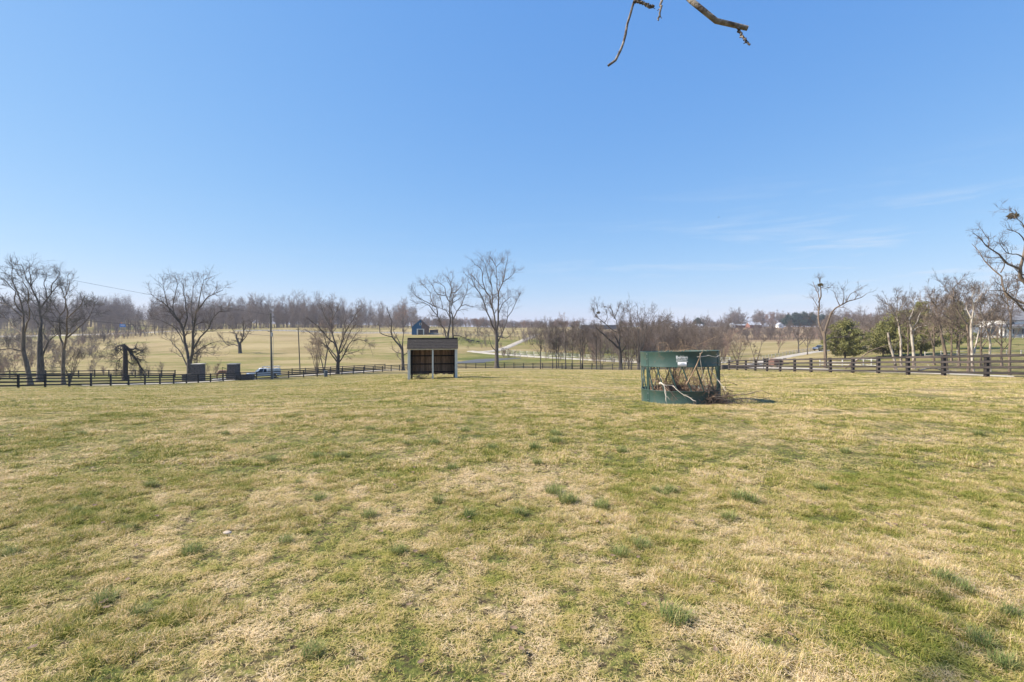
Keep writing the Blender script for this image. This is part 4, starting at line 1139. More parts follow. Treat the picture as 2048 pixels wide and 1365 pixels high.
def band_scatter(name, boxes, protos, smin, smax, seed, label):
    """boxes: (px0, px1, Y0, Y1, count)"""
    r = np.random.RandomState(seed); pts = []; bs = []
    for b in boxes:
        p0, p1, Y0, Y1, n = b[:5]; f = b[5] if len(b) > 5 else 1.0
        t = r.rand(n); px = p0 + (p1 - p0) * t
        if isinstance(Y0, tuple):
            y0 = Y0[0] + (Y0[1] - Y0[0]) * t; y1 = Y1[0] + (Y1[1] - Y1[0]) * t
        else: y0, y1 = Y0, Y1
        y = y0 + (y1 - y0) * r.rand(n); x = (px - 1024) / FPX * y
        pts.append(np.stack([x, y, ground(x, y) - 0.1], 1)); bs.append(np.full(n, f))
    pts = np.vstack(pts); bs = np.concatenate(bs); n = len(pts)
    o = scatter(name, pts, r.randint(0, len(protos), n), r.rand(n) * 6.28, (smin + (smax - smin) * r.rand(n)) * bs, protos)
    return tag(o, label, 'trees' if 'wood' in name or 'tree' in name else 'brush', kind='stuff')
band_scatter('far_woods', [(-420, 220, 335, 470, 420), (200, 480, 345, 480, 280), (440, 660, 325, 460, 220), (640, 830, 360, 500, 150, 0.95),
                           (-350, 260, 400, 520, 150, 1.15), (-300, 800, 330, 350, 220, 0.45)], PW, 0.6, 1.25, 5, 'leafless grey-brown woods along the ridge at left')
band_scatter('far_tree_line', [(860, 1010, 560, 640, 90, 0.7), (1000, 1180, 520, 640, 130, 0.55), (1160, 1450, 640, 760, 130, 0.55), (1430, 1570, 575, 640, 30, 1.25), (1560, 1760, 600, 700, 40, 1.3),
                               (1560, 1780, 590, 700, 80, 0.95), (1650, 2300, 420, 560, 150, 0.75), (1380, 1440, 620, 660, 12, 0.8), (880, 920, 330, 380, 8, 0.5), (760, 900, 480, 560, 50, 0.7)], PH, 0.8, 1.2, 6, 'thin line of leafless trees along the far horizon')
band_scatter('far_scrub', [(840, 1180, 540, 600, 220, 0.7), (1160, 1460, 620, 680, 170, 0.7), (1420, 1800, 570, 620, 150, 1.0), (1760, 2300, 430, 520, 160, 0.9), (600, 860, 420, 470, 130, 0.7)], PR, 0.7, 1.2, 16, 'low brown scrub at the foot of the far tree line')
band_scatter('thicket', [(1090, 1300, 168, 215, 105, 1.0), (1290, 1460, 150, 215, 80, 1.05), (1430, 1660, 315, 345, 150, 1.0), (1280, 1450, 230, 310, 80, 1.05), (1050, 1100, 195, 235, 22, 0.9),
                         (1640, 1700, 150, 260, 40, 1.0), (1700, 2100, 150, 240, 130, 1.15), (1690, 1780, 100, 130, 26, 0.8), (960, 1010, 180, 196, 10, 0.35), (1180, 1290, 120, 132, 12, 0.5), (1245, 1320, 107, 122, 15, 1.2), (1320, 1450, 118, 150, 44, 1.1), (1090, 1240, 135, 168, 30, 0.9)], PR, 0.75, 1.2, 7, 'brown leafless thicket filling the valley beyond the lane')
band_scatter('hedgerow_brush', [(-200, 100, (175, 185), (250, 280), 170, 0.85), (-200, 110, 105, 160, 70, 0.55), (-120, 60, 72, 84, 14, 0.45), (100, 200, 150, 200, 40, 0.5), (90, 300, (200, 268), (225, 290), 120, 0.55), (300, 440, (268, 300), (276, 310), 50, 0.4), (-100, 240, 96, 104, 26, 0.35), (400, 470, 100, 106, 8, 0.3), (260, 330, 95, 100, 8, 0.35),
                                (880, 1060, 205, 250, 60, 0.45), (1000, 1035, 150, 156, 10, 0.35)], PR, 0.7, 1.2, 8, 'grey-purple hedgerow brush along the edge of the left field')
for k_, (px, Y, H, lab) in enumerate([(165, 255, 12, 'left one of the roadside trees near the blue sign'), (257, 285, 12, 'broad roadside tree just right of the blue sign'), (271, 290, 11, 'second roadside tree right of the blue sign'), (281, 292, 12.5, 'third roadside tree right of the blue sign'), (309, 300, 10, 'fourth roadside tree right of the blue sign'), (325, 304, 9, 'fifth and smallest roadside tree right of the blue sign')]):
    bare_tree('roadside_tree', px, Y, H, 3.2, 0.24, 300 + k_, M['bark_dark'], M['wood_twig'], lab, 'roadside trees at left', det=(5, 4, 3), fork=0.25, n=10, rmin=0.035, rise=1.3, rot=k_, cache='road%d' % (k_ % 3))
# ------------------------------------------------------------------ plank fences: every post and every board a piece
_post_m = {}
def post_mesh(w, h, m):
    k = (w, h, m.name)
    if k not in _post_m:
        b = MB().box(-w / 2, w / 2, -w / 2, w / 2, -0.35, h)
        me = bpy.data.meshes.new('post'); me.from_pydata(b.v, [], b.f)
        bm = bmesh.new(); bm.from_mesh(me); bmesh.ops.recalc_face_normals(bm, faces=bm.faces)
        bmesh.ops.bevel(bm, geom=list(bm.edges), offset=0.008, segments=1, affect='EDGES'); bm.to_mesh(me); bm.free()
        me.materials.append(m); _post_m[k] = me
    return _post_m[k]
def board_mesh(t, h, m):
    k = ('b', t, h, m.name)
    if k not in _post_m:
        b = MB().box(0, 1, -t / 2, t / 2, -h / 2, h / 2)
        me = bpy.data.meshes.new('board'); me.from_pydata(b.v, [], b.f); me.materials.append(m); _post_m[k] = me
    return _post_m[k]
def walk(path, spacing):
    p = np.array(path, float); d = np.concatenate([[0], np.cumsum(np.linalg.norm(np.diff(p, axis=0), axis=1))])
    n = max(1, int(round(d[-1] / spacing))); s = np.linspace(0, d[-1], n + 1)
    return np.stack([np.interp(s, d, p[:, 0]), np.interp(s, d, p[:, 1])], 1)
def plank_fence(name, path, spacing, label, m, post_w=0.15, post_h=1.40, heights=(0.24, 0.58, 0.92, 1.27), bh=0.15, side=1, seed=1, cat='fence', tilt=0.02):
    r = np.random.RandomState(seed)
    q = walk(path, spacing)
    z = ground(q[:, 0], q[:, 1])
    b0 = Vector((q[0, 0], q[0, 1], z[0]))
    root = empty(name, b0, 0, label, cat)
    pm = post_mesh(post_w, post_h, m); bmh = board_mesh(0.035, bh, m)
    for i in range(len(q)):
        a = math.atan2(*(q[min(i + 1, len(q) - 1)] - q[max(i - 1, 0)])[::-1])
        o = link('post', pm, None, root)
        o.location = Vector((q[i, 0], q[i, 1], z[i] + r.uniform(-0.04, 0.02))) - b0
        o.rotation_euler = (r.uniform(-tilt, tilt), r.uniform(-tilt, tilt), a)
    for i in range(len(q) - 1):
        d = q[i + 1] - q[i]; L = np.linalg.norm(d); n = np.array([-d[1], d[0]]) / L * side * (post_w / 2 + 0.02)
        for hgt in heights:
            z0 = z[i] + hgt + r.uniform(-0.012, 0.012); z1 = z[i + 1] + hgt + r.uniform(-0.012, 0.012)
            v = Vector((d[0], d[1], z1 - z0)); 
            o = link('board', bmh, None, root)
            xa = v.normalized(); ya = Vector((0, 0, 1)).cross(xa).normalized(); za = xa.cross(ya)
            mt = Matrix((xa, ya, za)).transposed().to_4x4()
            off = 0.004 * (i % 2)
            mt.translation = Vector((q[i, 0] + n[0] * (1 + off * 8), q[i, 1] + n[1] * (1 + off * 8), z0)) - b0
            o.matrix_basis = mt @ Matrix.Diagonal((v.length * 0.998, 1, 1, 1))
    return root
def far_fence(name, path, spacing, label, m, h=1.2, rails=3, w=0.11, seed=1, bh=0.09):
    """a fence too far away to pick its pieces apart: rails and posts each joined into one part"""
    q = walk(path, spacing); z = ground(q[:, 0], q[:, 1]); b0 = np.array([q[0, 0], q[0, 1], z[0]])
    root = empty(name, b0, 0, label, 'fence')
    V = []; Qd = []
    def bar(a, b, hw, hh):
        d = unit(b - a); s = unit(np.cross(d, [0, 0, 1.0]) if abs(d[2]) < 0.9 else np.cross(d, [0, 1.0, 0])); u = np.cross(s, d)
        n = len(V) * 8
        V.append(np.array([a - s * hw - u * hh, a + s * hw - u * hh, a + s * hw + u * hh, a - s * hw + u * hh, b - s * hw - u * hh, b + s * hw - u * hh, b + s * hw + u * hh, b - s * hw + u * hh]) - b0)
        Qd.extend([[n + k for k in f] for f in ((0, 3, 2, 1), (4, 5, 6, 7), (0, 1, 5, 4), (1, 2, 6, 5), (2, 3, 7, 6), (3, 0, 4, 7))])
    for i in range(len(q)): bar(np.array([*q[i], z[i] - 0.3]), np.array([*q[i], z[i] + h + 0.06]), w / 2, w / 2)
    o = link('posts', mesh_np('posts', np.vstack(V), Qd), m, root); o['kind'] = 'stuff'
    V.clear(); Qd.clear()
    for i in range(len(q) - 1):
        for k in range(rails):
            hh = h * (k + 0.75) / rails
            bar(np.array([*q[i], z[i] + hh]) + np.array([0, -0.09, 0]), np.array([*q[i + 1], z[i + 1] + hh]) + np.array([0, -0.09, 0]), 0.02, bh / 2)
    o = link('rails', mesh_np('rails', np.vstack(V), Qd), m, root); o['kind'] = 'stuff'
    return root

plank_fence('plank_fence', [(-48, 36), (-48, 46), (-48.2, 60), (-48.4, 76)] + W([(446, 80), (533, 86), (600, 90), (650, 94), (720, 101), (815, 114)]), 2.75,
            'black four-board plank fence in front, running along the left side of the pasture', M['fence_black'], side=1, seed=1)
plank_fence('plank_fence', W([(912, 117), (980, 120), (1045, 117), (1100, 114), (1160, 110), (1230, 105), (1300, 98), (1372, 88), (1415, 79), (1440, 71)]), 2.5,
            'black plank fence dipping along the far foot of the pasture, right of the shed', M['fence_black'], side=1, seed=2)
plank_fence('plank_fence', [(31.0, 69), (30.2, 60), (29.7, 48), (29.5, 36), (29.4, 24)], 3.05,
            'weathered dark plank fence along the right side of the pasture', M['fence_worn'], side=-1, post_w=0.21, bh=0.15, post_h=1.44, heights=(0.26, 0.60, 0.95, 1.31), seed=3, tilt=0.035)
plank_fence('plank_fence', W([(-60, 86), (60, 90), (200, 93), (350, 93)]), 2.6, 'black board fence behind the front one, left of the stone gate', M['fence_black'], heights=(0.3, 0.75, 1.2), bh=0.17, side=-1, seed=4)
plank_fence('plank_fence', W([(556, 97), (600, 100), (650, 104), (700, 108), (770, 115)]), 2.6, 'second black fence close behind the front one, between pickup truck and shed', M['fence_black'], side=-1, seed=5)
far_fence('rail_fence', W([(1000, 166), (1060, 160), (1130, 155), (1210, 148), (1290, 142), (1400, 131), (1460, 122)]), 2.6, 'pale rail fence along the far side of the gravel lane, centre', M['fence_white'])
far_fence('rail_fence', W([(1015, 156), (1080, 149), (1150, 143), (1230, 137), (1300, 132)]), 2.6, 'pale rail fence along the near side of the gravel lane, centre', M['fence_white'])
far_fence('rail_fence', W([(1430, 304), (1540, 305), (1660, 306)]), 3.0, 'dark fence line across the far field right of the feeder', M['fence_black'], h=1.4)
far_fence('rail_fence', W([(470, 284), (560, 288), (680, 274), (760, 256), (820, 238), (900, 228), (1000, 232)]), 3.0, 'grey fence along the far side of the left field', M['fence_grey'])
far_fence('rail_fence', W([(1500, 108), (1540, 122), (1590, 136), (1625, 146)]), 2.8, 'low brown rail fence along the upper side of the gravel drive', M['fence_grey'], h=1.1)
far_fence('rail_fence', W([(1690, 140), (1730, 138), (1780, 128), (1830, 112), (1860, 104)]), 2.8, 'pale grey rail fence climbing below the cedars', M['fence_grey'], h=1.2)
far_fence('rail_fence', W([(1640, 75), (1670, 72), (1715, 68), (1760, 62)]), 2.4, 'white rail fence seen through the right plank fence', M['fence_white'], h=1.1)
far_fence('rail_fence', W([(1850, 80), (1930, 79), (2010, 78), (2100, 78)]), 2.4, 'thin rail fence at the foot of the green slope at right', M['fence_grey'], h=1.0, rails=2, bh=0.08)

# ------------------------------------------------------------------ run-in shed
M['shingle'] = mat('shingle_grey', (0.023, 0.020, 0.018), (0.062, 0.053, 0.048), 0.95, 7, 0.5, 40, stretch=(1.2, 4, 4))
M['trim'] = mat('pale_trim', (0.56, 0.535, 0.455), (0.72, 0.69, 0.60), 0.85, 5, stretch=(3, 3, 0.7))
M['old_board'] = mat('old_brown_board', (0.24, 0.14, 0.088), (0.50, 0.33, 0.215), 0.95, 4, 0.4, 20, stretch=(6, 6, 0.6))
vary(M['old_board'], 0.65, 1.35)
M['girt'] = mat('dark_girt', (0.03, 0.022, 0.018), (0.06, 0.045, 0.035), 0.95, 5)
sx, sy = X(865.5, 35.2), 35.2
shed = empty('run_in_shed', (sx, sy, float(ground(sx, sy))), math.radians(8.6), 'small open-fronted run-in shed with grey shingled roof and pale posts', 'shed')
HW, DP = 1.79, 2.6
for x0, x1 in ((-HW, -HW + 0.19), (-0.06, 0.06), (HW - 0.19, HW)):
    MB().box(x0, x1, 0, 0.14, -0.35, 2.12).build('post', M['trim'], shed, bevel=0.01)
MB().box(-HW, HW, -0.004, 0.136, 2.123, 2.24).build('header_beam', M['trim'], shed, bevel=0.008)
rng = random.Random(4)
nb = 17
for i in range(nb):                                   # back wall boards, a gap of daylight under them
    x0 = -HW + 0.04 + i * (2 * HW - 0.08) / nb; x1 = x0 + (2 * HW - 0.08) / nb + 0.012
    yo = 0.031 * (i % 2)
    MB().box(x0, x1, DP - 0.03 + yo + rng.uniform(-.004, .0), DP + yo, 0.13 + rng.uniform(-0.05, 0.05), 2.06).build('board', M['old_board'], shed)
for zg in (0.30, 0.92, 1.56):
    MB().box(-HW + 0.03, HW - 0.03, DP - 0.075, DP - 0.036, zg - 0.045, zg + 0.045).build('girt', M['girt'], shed)
for s in (-1, 1):
    for i in range(12):
        y0 = 0.15 + i * (DP - 0.15) / 12; y1 = y0 + (DP - 0.15) / 12 - 0.008
        zt = 2.2 + min(0.70, y0 / 0.75 * 0.70) - max(0, (y0 - 0.7)) * 0.42
        MB().box(s * (HW - 0.03), s * HW, y0, y1, 0.05 + rng.uniform(-0.04, 0.04), min(zt, 2.85)).build('board', M['old_board'], shed)
    MB().box(s * (HW - 0.16) - 0.06, s * (HW - 0.16) + 0.06, DP - 0.2, DP - 0.08, -0.3, 2.05).build('post', M['girt'], shed)
# roof: steep short front slope in overlapping shingle courses, long back slope
RW = HW + 0.05
yA, zA, yB, zB = -0.10, 2.20, 0.66, 2.96
roof = MB().prism([(yA + 0.02, zA), (yB, zB - 0.03), (DP + 0.2, 2.08), (DP + 0.2, 2.03), (yB, zB - 0.10), (yA + 0.08, zA)], 'x', -RW + 0.01, RW - 0.01).build('roof', M['girt'], shed)
NC = 7
for i in range(NC):
    t0, t1 = i / NC, (i + 1.25) / NC
    t1 = min(t1, 1.0)
    p0 = (yA + (yB - yA) * t0, zA + (zB - zA) * t0); p1 = (yA + (yB - yA) * t1, zA + (zB - zA) * t1)
    nx, nz = -0.707, 0.707
    mb = MB(); nsh = 18
    for j in range(nsh):
        xa = -RW + j * 2 * RW / nsh + (0.0 if i % 2 else 0.1) * (j > 0); xb = -RW + (j + 1) * 2 * RW / nsh + (0.0 if i % 2 else 0.1) * (j < nsh - 1) - 0.006
        e = 0.028 + rng.uniform(-.004, .006); dl = rng.uniform(-0.008, 0.008)
        a = (p0[0] - dl, p0[1] - dl)
        mb.hexa([(xa, a[0], a[1]), (xb, a[0], a[1]), (xb, p1[0], p1[1]), (xa, p1[0], p1[1])],
                [(xa, a[0] + nx * e, a[1] + nz * e), (xb, a[0] + nx * e, a[1] + nz * e), (xb, p1[0] + nx * 0.008, p1[1] + nz * 0.008), (xa, p1[0] + nx * 0.008, p1[1] + nz * 0.008)])
    mb.build('shingle_course', M['shingle'], roof)
mb = MB()
for i in range(9):
    y0 = yB + i * (DP + 0.2 - yB) / 9; y1 = y0 + (DP + 0.2 - yB) / 9 * 1.1
    f = lambda y: zB - 0.03 - (y - yB) / (DP + 0.2 - yB) * (zB - 0.03 - 2.08)
    mb.hexa([(-RW, y0, f(y0)), (RW, y0, f(y0)), (RW, y1, f(y1)), (-RW, y1, f(y1))], [(-RW, y0, f(y0) + 0.012), (RW, y0, f(y0) + 0.012), (RW, y1, f(y1) + 0.03), (-RW, y1, f(y1) + 0.03)])
mb.build('back_shingles', M['shingle'], roof)
MB().box(-RW, RW, yB - 0.09, yB + 0.09, zB - 0.01, zB + 0.03).build('ridge_cap', M['shingle'], roof)

# ------------------------------------------------------------------ tangles of dead canes
def canes(name, ctr, n, ext, length, rad, m, label, cat, seed, up=0.5, down=0.0, k=6, kids=3, rmax=None):
    r = np.random.RandomState(seed)
    st = r.randn(n, 3) * np.array(ext) * 0.5; st[:, 2] = np.abs(st[:, 2])
    d = unit(r.randn(n, 3) * np.array([1, 1, 0.6]) + np.array([0, 0, up]))
    Pn = np.zeros((n, k, 3)); Pn[:, 0] = st; L = length * (0.5 + r.rand(n))
    for j in range(1, k):
        d = unit(d + 0.28 * r.randn(n, 3) + np.array([0, 0, -down * j / k])); Pn[:, j] = Pn[:, j - 1] + d * (L / (k - 1))[:, None]
        Pn[:, j, 2] = np.maximum(Pn[:, j, 2], 0.01)
    if rmax:
        q = np.hypot(Pn[..., 0], Pn[..., 1]); f = np.where(q > rmax, rmax / np.maximum(q, 1e-6), 1.0); Pn[..., 0] *= f; Pn[..., 1] *= f
    R = rad * (0.5 + r.rand(n))[:, None] * np.linspace(1, 0.5, k)[None]
    B, BR = sprout(Pn, R, kids, 0.2, 1, length * 0.4, 0.6, rad * 0.35, 50, 4, 0.1, 0.3, r)
    V, Q = tubes([(Pn, R, 5), (B, BR, 3)])
    o = link(name, smooth(mesh_np(name, V, Q)), m, None, ctr)
    return tag(o, label, cat)
M['cane'] = mat('dead_cane', (0.15, 0.09, 0.06), (0.36, 0.25, 0.17), 0.9, 3)
M['cane_grey'] = mat('dead_cane_grey', (0.10, 0.085, 0.08), (0.24, 0.205, 0.19), 0.9, 3)
M['cane_dark2'] = mat('dead_vine_brown', (0.07, 0.05, 0.04), (0.20, 0.145, 0.11), 0.9, 3)
M['cane_pale'] = mat('bleached_stick', (0.42, 0.36, 0.29), (0.66, 0.60, 0.52), 0.85, 4)
M['cane_tan'] = mat('tan_stick', (0.26, 0.17, 0.10), (0.46, 0.33, 0.21), 0.85, 4)
M['cane_dark'] = mat('dark_stick', (0.045, 0.035, 0.03), (0.11, 0.085, 0.07), 0.9, 4)
sp_ = shed.matrix_basis @ Vector((-1.05, 0.9, 0.0))
canes('dead_brush', sp_, 34, (0.5, 0.5, 0.05), 1.15, 0.009, M['cane_grey'], 'dead leafless brush growing inside the left bay of the shed', 'brush', 5, up=1.3, kids=4)

# ------------------------------------------------------------------ round hay feeder
M['feeder'] = mat('feeder_green_paint', (0.027, 0.062, 0.052), (0.050, 0.094, 0.079), 0.45, 1.4, 0.15, 9, lo=0.3, hi=0.75)
def add_rust(m):
    t = m.node_tree; b = t.nodes['Principled BSDF']
    src = b.inputs['Base Color'].links[0].from_socket
    co = t.nodes.new('ShaderNodeTexCoord')
    n = t.nodes.new('ShaderNodeTexNoise'); n.inputs['Scale'].default_value = 3.5; n.inputs['Detail'].default_value = 8; n.inputs['Roughness'].default_value = 0.7
    t.links.new(co.outputs['Object'], n.inputs['Vector'])
    rp = t.nodes.new('ShaderNodeValToRGB'); rp.color_ramp.elements[0].position = 0.54; rp.color_ramp.elements[1].position = 0.72
    t.links.new(n.outputs['Fac'], rp.inputs[0])
    mm = t.nodes.new('ShaderNodeMath'); mm.operation = 'MULTIPLY'; mm.inputs[1].default_value = 0.55
    t.links.new(rp.outputs[0], mm.inputs[0])
    mx = t.nodes.new('ShaderNodeMix'); mx.data_type = 'RGBA'; mx.inputs['B'].default_value = (0.17, 0.105, 0.075, 1)
    t.links.new(mm.outputs[0], mx.inputs['Factor']); t.links.new(src, mx.inputs['A']); t.links.new(mx.outputs['Result'], b.inputs['Base Color'])
add_rust(M['feeder'])
FY = 15.95; fx = X(1361, FY)
FR = 1.235
feeder = empty('hay_feeder', (fx, FY, float(ground(fx, FY)) + 0.01), math.atan2(-fx, FY), 'round dark-green metal hay feeder filled with dead brush', 'hay feeder')
feeder.rotation_euler = (math.radians(-1.3), math.radians(-1.6), math.atan2(-fx, FY))
def fpt(a, r, z): return (math.sin(a) * r, -math.cos(a) * r, z)      # a = 0 faces the photographer, positive to the right
def band(name, z0, z1, r, th=0.012, n=96):
    V = []; Q = []
    rr = np.random.RandomState(3); dent = np.array([0.006 * math.sin(3 * k * 2 * math.pi / n + 1) + 0.004 * math.sin(11 * k * 2 * math.pi / n) for k in range(n)])
    prof = [(r, z0), (r + th, z0), (r + 0.004, z0 + 0.02), (r + 0.004, z0 * 0.5 + z1 * 0.5), (r + 0.004, z1 - 0.02), (r + th, z1 - 0.008), (r + th * 0.6, z1), (r - 0.004, z1), (r - 0.002, z0 * 0.5 + z1 * 0.5)]
    k = len(prof)
    for i in range(n):
        a = 2 * math.pi * i / n
        for q_ in prof: V.append(fpt(a, q_[0] + dent[i], q_[1]))
    for i in range(n):
        for j in range(k):
            Q.append((i * k + j, ((i + 1) % n) * k + j, ((i + 1) % n) * k + (j + 1) % k, i * k + (j + 1) % k))
    return link(name, smooth(mesh_np(name, V, Q)), M['feeder'], feeder)
band('upper_band', 1.165, 1.655, FR)
band('lower_band', 0.0, 0.435, FR)
def tube_obj(name, pts, r, m, parent=None, sides=10):
    p = np.array(pts, float); LP, LR = limbs_to_batch([(p, [r, r])], max(2, len(p) if len(p) > 2 else 2))
    V, Q = tubes([(LP, LR, sides)]); return link(name, smooth(mesh_np(name, V, Q)), m, parent)
for i in range(19):                                   # slanted bars, all leaning the same way round
    a = math.radians(-34 + i * 360 / 19)
    tube_obj('slant_bar', [fpt(a, FR - 0.018, 1.19), fpt(a + 0.215, FR - 0.018, 0.40)], 0.021, M['feeder'], feeder)
for a in (-52, 68, 188):                              # panel joints
    a = math.radians(a)
    for da in (-0.028, 0.028):
        tube_obj('upright', [fpt(a + da, FR - 0.012, 0.01), fpt(a + da, FR - 0.012, 1.64)], 0.027, M['feeder'], feeder)
    mb = MB()
    for zc in (0.12, 0.32, 1.22, 1.42, 1.58):
        c_ = fpt(a, FR + 0.012, zc); mb.cyl(c_, 0.014, 'y', 0.03, 8)
    mb.build('bolts', M['metal'], feeder)
# lettering and data plate on the upper band, bent to its curve
def lettering(name, text, size, width, a0, z0, m, off=0.02, r=FR + 0.019, squeeze=None):
    cu = bpy.data.curves.new(name, 'FONT'); cu.body = text; cu.size = size; cu.align_x = 'CENTER'; cu.align_y = 'BOTTOM'; cu.offset = off * size
    to = bpy.data.objects.new(name, cu); COL.objects.link(to)
    dg = bpy.context.evaluated_depsgraph_get(); me = bpy.data.meshes.new_from_object(to.evaluated_get(dg))
    bpy.data.objects.remove(to)
    co = np.zeros(len(me.vertices) * 3, np.float32); me.vertices.foreach_get('co', co); co = co.reshape(-1, 3)
    w = co[:, 0].max() - co[:, 0].min(); s = width / w
    ang = a0 + co[:, 0] * s / r; zc = z0 + co[:, 1]
    v = np.stack([np.sin(ang) * r, -np.cos(ang) * r, zc], 1); me.vertices.foreach_set('co', v.astype(np.float32).ravel()); me.update()
    me.name = name
    return link(name, me, m, feeder)
M['white_print'] = mat('white_print', (0.72, 0.73, 0.72), (0.82, 0.82, 0.81), 0.6, 8)
M['label_white'] = mat('data_plate', (0.62, 0.64, 0.66), (0.80, 0.80, 0.80), 0.4, 5)
M['print_grey'] = mat('grey_print', (0.42, 0.44, 0.47), rough=0.6)
lettering('lettering', 'Behlen', 0.125, 0.335, 0.065, 1.415, M['white_print'], 0.012)
lettering('lettering', 'COUNTRY', 0.062, 0.325, 0.065, 1.362, M['white_print'], 0.02)
def curved_plate(name, a0, w, z0, z1, m, r, parent):
    n = 9; V = []; Q = []
    for i in range(n):
        a = a0 + (i / (n - 1) - 0.5) * w / r
        V += [fpt(a, r, z0), fpt(a, r, z1), fpt(a, r + 0.002, z0), fpt(a, r + 0.002, z1)]
    for i in range(n - 1):
        b = i * 4; Q += [(b + 2, b + 6, b + 7, b + 3), (b, b + 1, b + 5, b + 4), (b + 1, b + 3, b + 7, b + 5), (b, b + 4, b + 6, b + 2)]
    return link(name, mesh_np(name, V, Q), m, parent)
curved_plate('underline', 0.065, 0.335, 1.338, 1.350, M['white_print'], FR + 0.0185, feeder)
dp = curved_plate('data_plate', 0.067, 0.255, 1.195, 1.325, M['label_white'], FR + 0.0175, feeder)
for k_, (w_, z_) in enumerate([(0.12, 1.29), (0.17, 1.268), (0.15, 1.249), (0.18, 1.23)]):
    curved_plate('print_line', 0.075, w_, z_, z_ + 0.007, M['print_grey'], FR + 0.021, feeder)

# brush piled in and hanging out of the feeder
fz = float(ground(fx, FY))
canes('brush_pile', (fx + 0.1, FY + 0.1, fz + 0.05), 260, (1.15, 1.1, 0.3), 1.35, 0.0085, M['cane'], 'tangle of reddish-brown dead canes inside the green hay feeder', 'brush', 8, up=0.9, down=0.35, kids=3, rmax=1.02)
canes('brush_pile', (fx + 0.30, FY + 0.0, fz + 1.30), 170, (1.2, 1.0, 0.30), 0.55, 0.006, M['cane_tan'], 'thin orange-brown twigs sticking out over the top rim of the feeder', 'brush', 9, up=0.5, down=0.5, kids=4, rmax=1.05)
canes('brush_pile', (fx + 0.70, FY - 1.12, fz + 0.02), 230, (0.62, 0.20, 0.46), 0.5, 0.0065, M['cane_dark2'], 'dense knot of dead vines hanging out at the right front of the feeder', 'brush', 10, up=0.35, down=0.5, kids=4)
canes('brush_pile', (fx + 2.1, FY - 0.75, fz + 0.0), 46, (1.2, 0.5, 0.08), 0.7, 0.006, M['cane_grey'], 'low scatter of twigs on the grass right of the feeder', 'brush', 11, up=0.0, down=0.6, kids=3)
canes('brush_pile', (fx + 0.0, FY - 1.35, fz + 0.0), 40, (0.9, 0.22, 0.05), 0.4, 0.005, M['cane'], 'short twigs strewn in the grass at the front foot of the feeder', 'brush', 12, up=0.0, down=0.6, kids=3)
def stick(pts, r0, r1, m, label, seed=1, kids=3, kl=0.25):
    r0, r1 = r0 * 0.75, r1 * 0.75
    r = np.random.RandomState(seed); p = np.array([P(*q) for q in pts])
    LP, LR = limbs_to_batch([(p, [r0, r1])], 12); LP[0, 1:-1] += r.randn(10, 3) * 0.008
    L = np.linalg.norm(np.diff(LP[0], axis=0), axis=1).sum(); g = [(LP, LR, 7)]
    if kids:
        B, BR = sprout(LP, LR, kids, 0.3, 1, kl * L, 0.55, r1 * 0.5, 40, 5, 0, 0.2, r); g.append((B, BR, 5))
    V, Q = tubes(g)
    return tag(link('dead_branch', smooth(mesh_np('dead_branch', V - p[0], Q)), m, None, p[0]), label, 'branch')
stick([(1372.5, 768, 14.7), (1390, 738, 14.55), (1400, 712, 14.5), (1405, 704, 14.5)], 0.032, 0.014, M['cane_tan'], 'thick tan stick leaning against the front of the feeder', 1, 2)
stick([(1394, 714, 14.5), (1415, 712, 14.52), (1430, 714.5, 14.6), (1441, 710, 14.9)], 0.014, 0.008, M['cane_pale'], 'thin pale stick lying level across the feeder upper band', 2, 2, 0.12)
stick([(1400, 706, 14.5), (1402, 730, 14.52), (1407, 755, 14.6), (1413, 772, 14.6)], 0.013, 0.009, M['cane_pale'], 'pale upright twig hanging down beside the thick tan stick', 3, 2, 0.2)
stick([(1419, 737, 14.75), (1430, 752, 14.8), (1438, 764, 14.7), (1452, 782, 14.3)], 0.016, 0.008, M['cane_pale'], 'pale stick slanting out of the feeder at its right side', 4, 3, 0.2)
stick([(1319, 766, 14.7), (1328, 771, 14.45), (1331, 785, 14.4), (1332, 803, 14.3)], 0.020, 0.013, M['cane_pale'], 'bleached branch hanging straight down over the lower band at left', 5, 3, 0.3)
stick([(1326, 768, 14.6), (1340, 782, 14.35), (1350, 797, 14.2), (1356, 801, 14.1)], 0.022, 0.010, M['cane_dark'], 'dark crooked branch over the lower band at left', 6, 4, 0.35)
stick([(1344, 771, 14.6), (1358, 784, 14.4), (1376, 795, 14.25), (1392, 803, 14.0)], 0.015, 0.008, M['cane_pale'], 'pale thin branch trailing over the lower band to the grass', 7, 4, 0.25)
stick([(1318, 767, 14.7), (1330, 771, 14.5), (1348, 771.5, 14.5)], 0.014, 0.010, M['cane_pale'], 'short bleached branch lying along the rim of the lower band', 8, 2, 0.3)
stick([(1425, 794, 14.6), (1465, 792, 14.7), (1500, 788, 14.9), (1525, 782, 15.1), (1545, 791, 15.2)], 0.026, 0.008, M['cane_tan'], 'long tan branch on the grass right of the feeder', 9, 5, 0.2)
stick([(1430, 797, 14.3), (1470, 800, 14.2), (1505, 795, 14.4), (1535, 797, 14.5)], 0.018, 0.006, M['cane_dark'], 'dark branch on the grass right of the feeder', 10, 6, 0.25)
stick([(1325, 762, 15.0), (1318, 745, 15.3), (1310, 722, 15.6)], 0.015, 0.008, M['cane_tan'], 'tan stick standing inside the left part of the feeder', 11, 2, 0.2)
stick([(1352, 760, 15.6), (1360, 735, 15.7), (1366, 712, 15.9), (1368, 700, 16)], 0.018, 0.008, M['cane'], 'brown stick standing inside the middle of the feeder', 12, 3, 0.2)
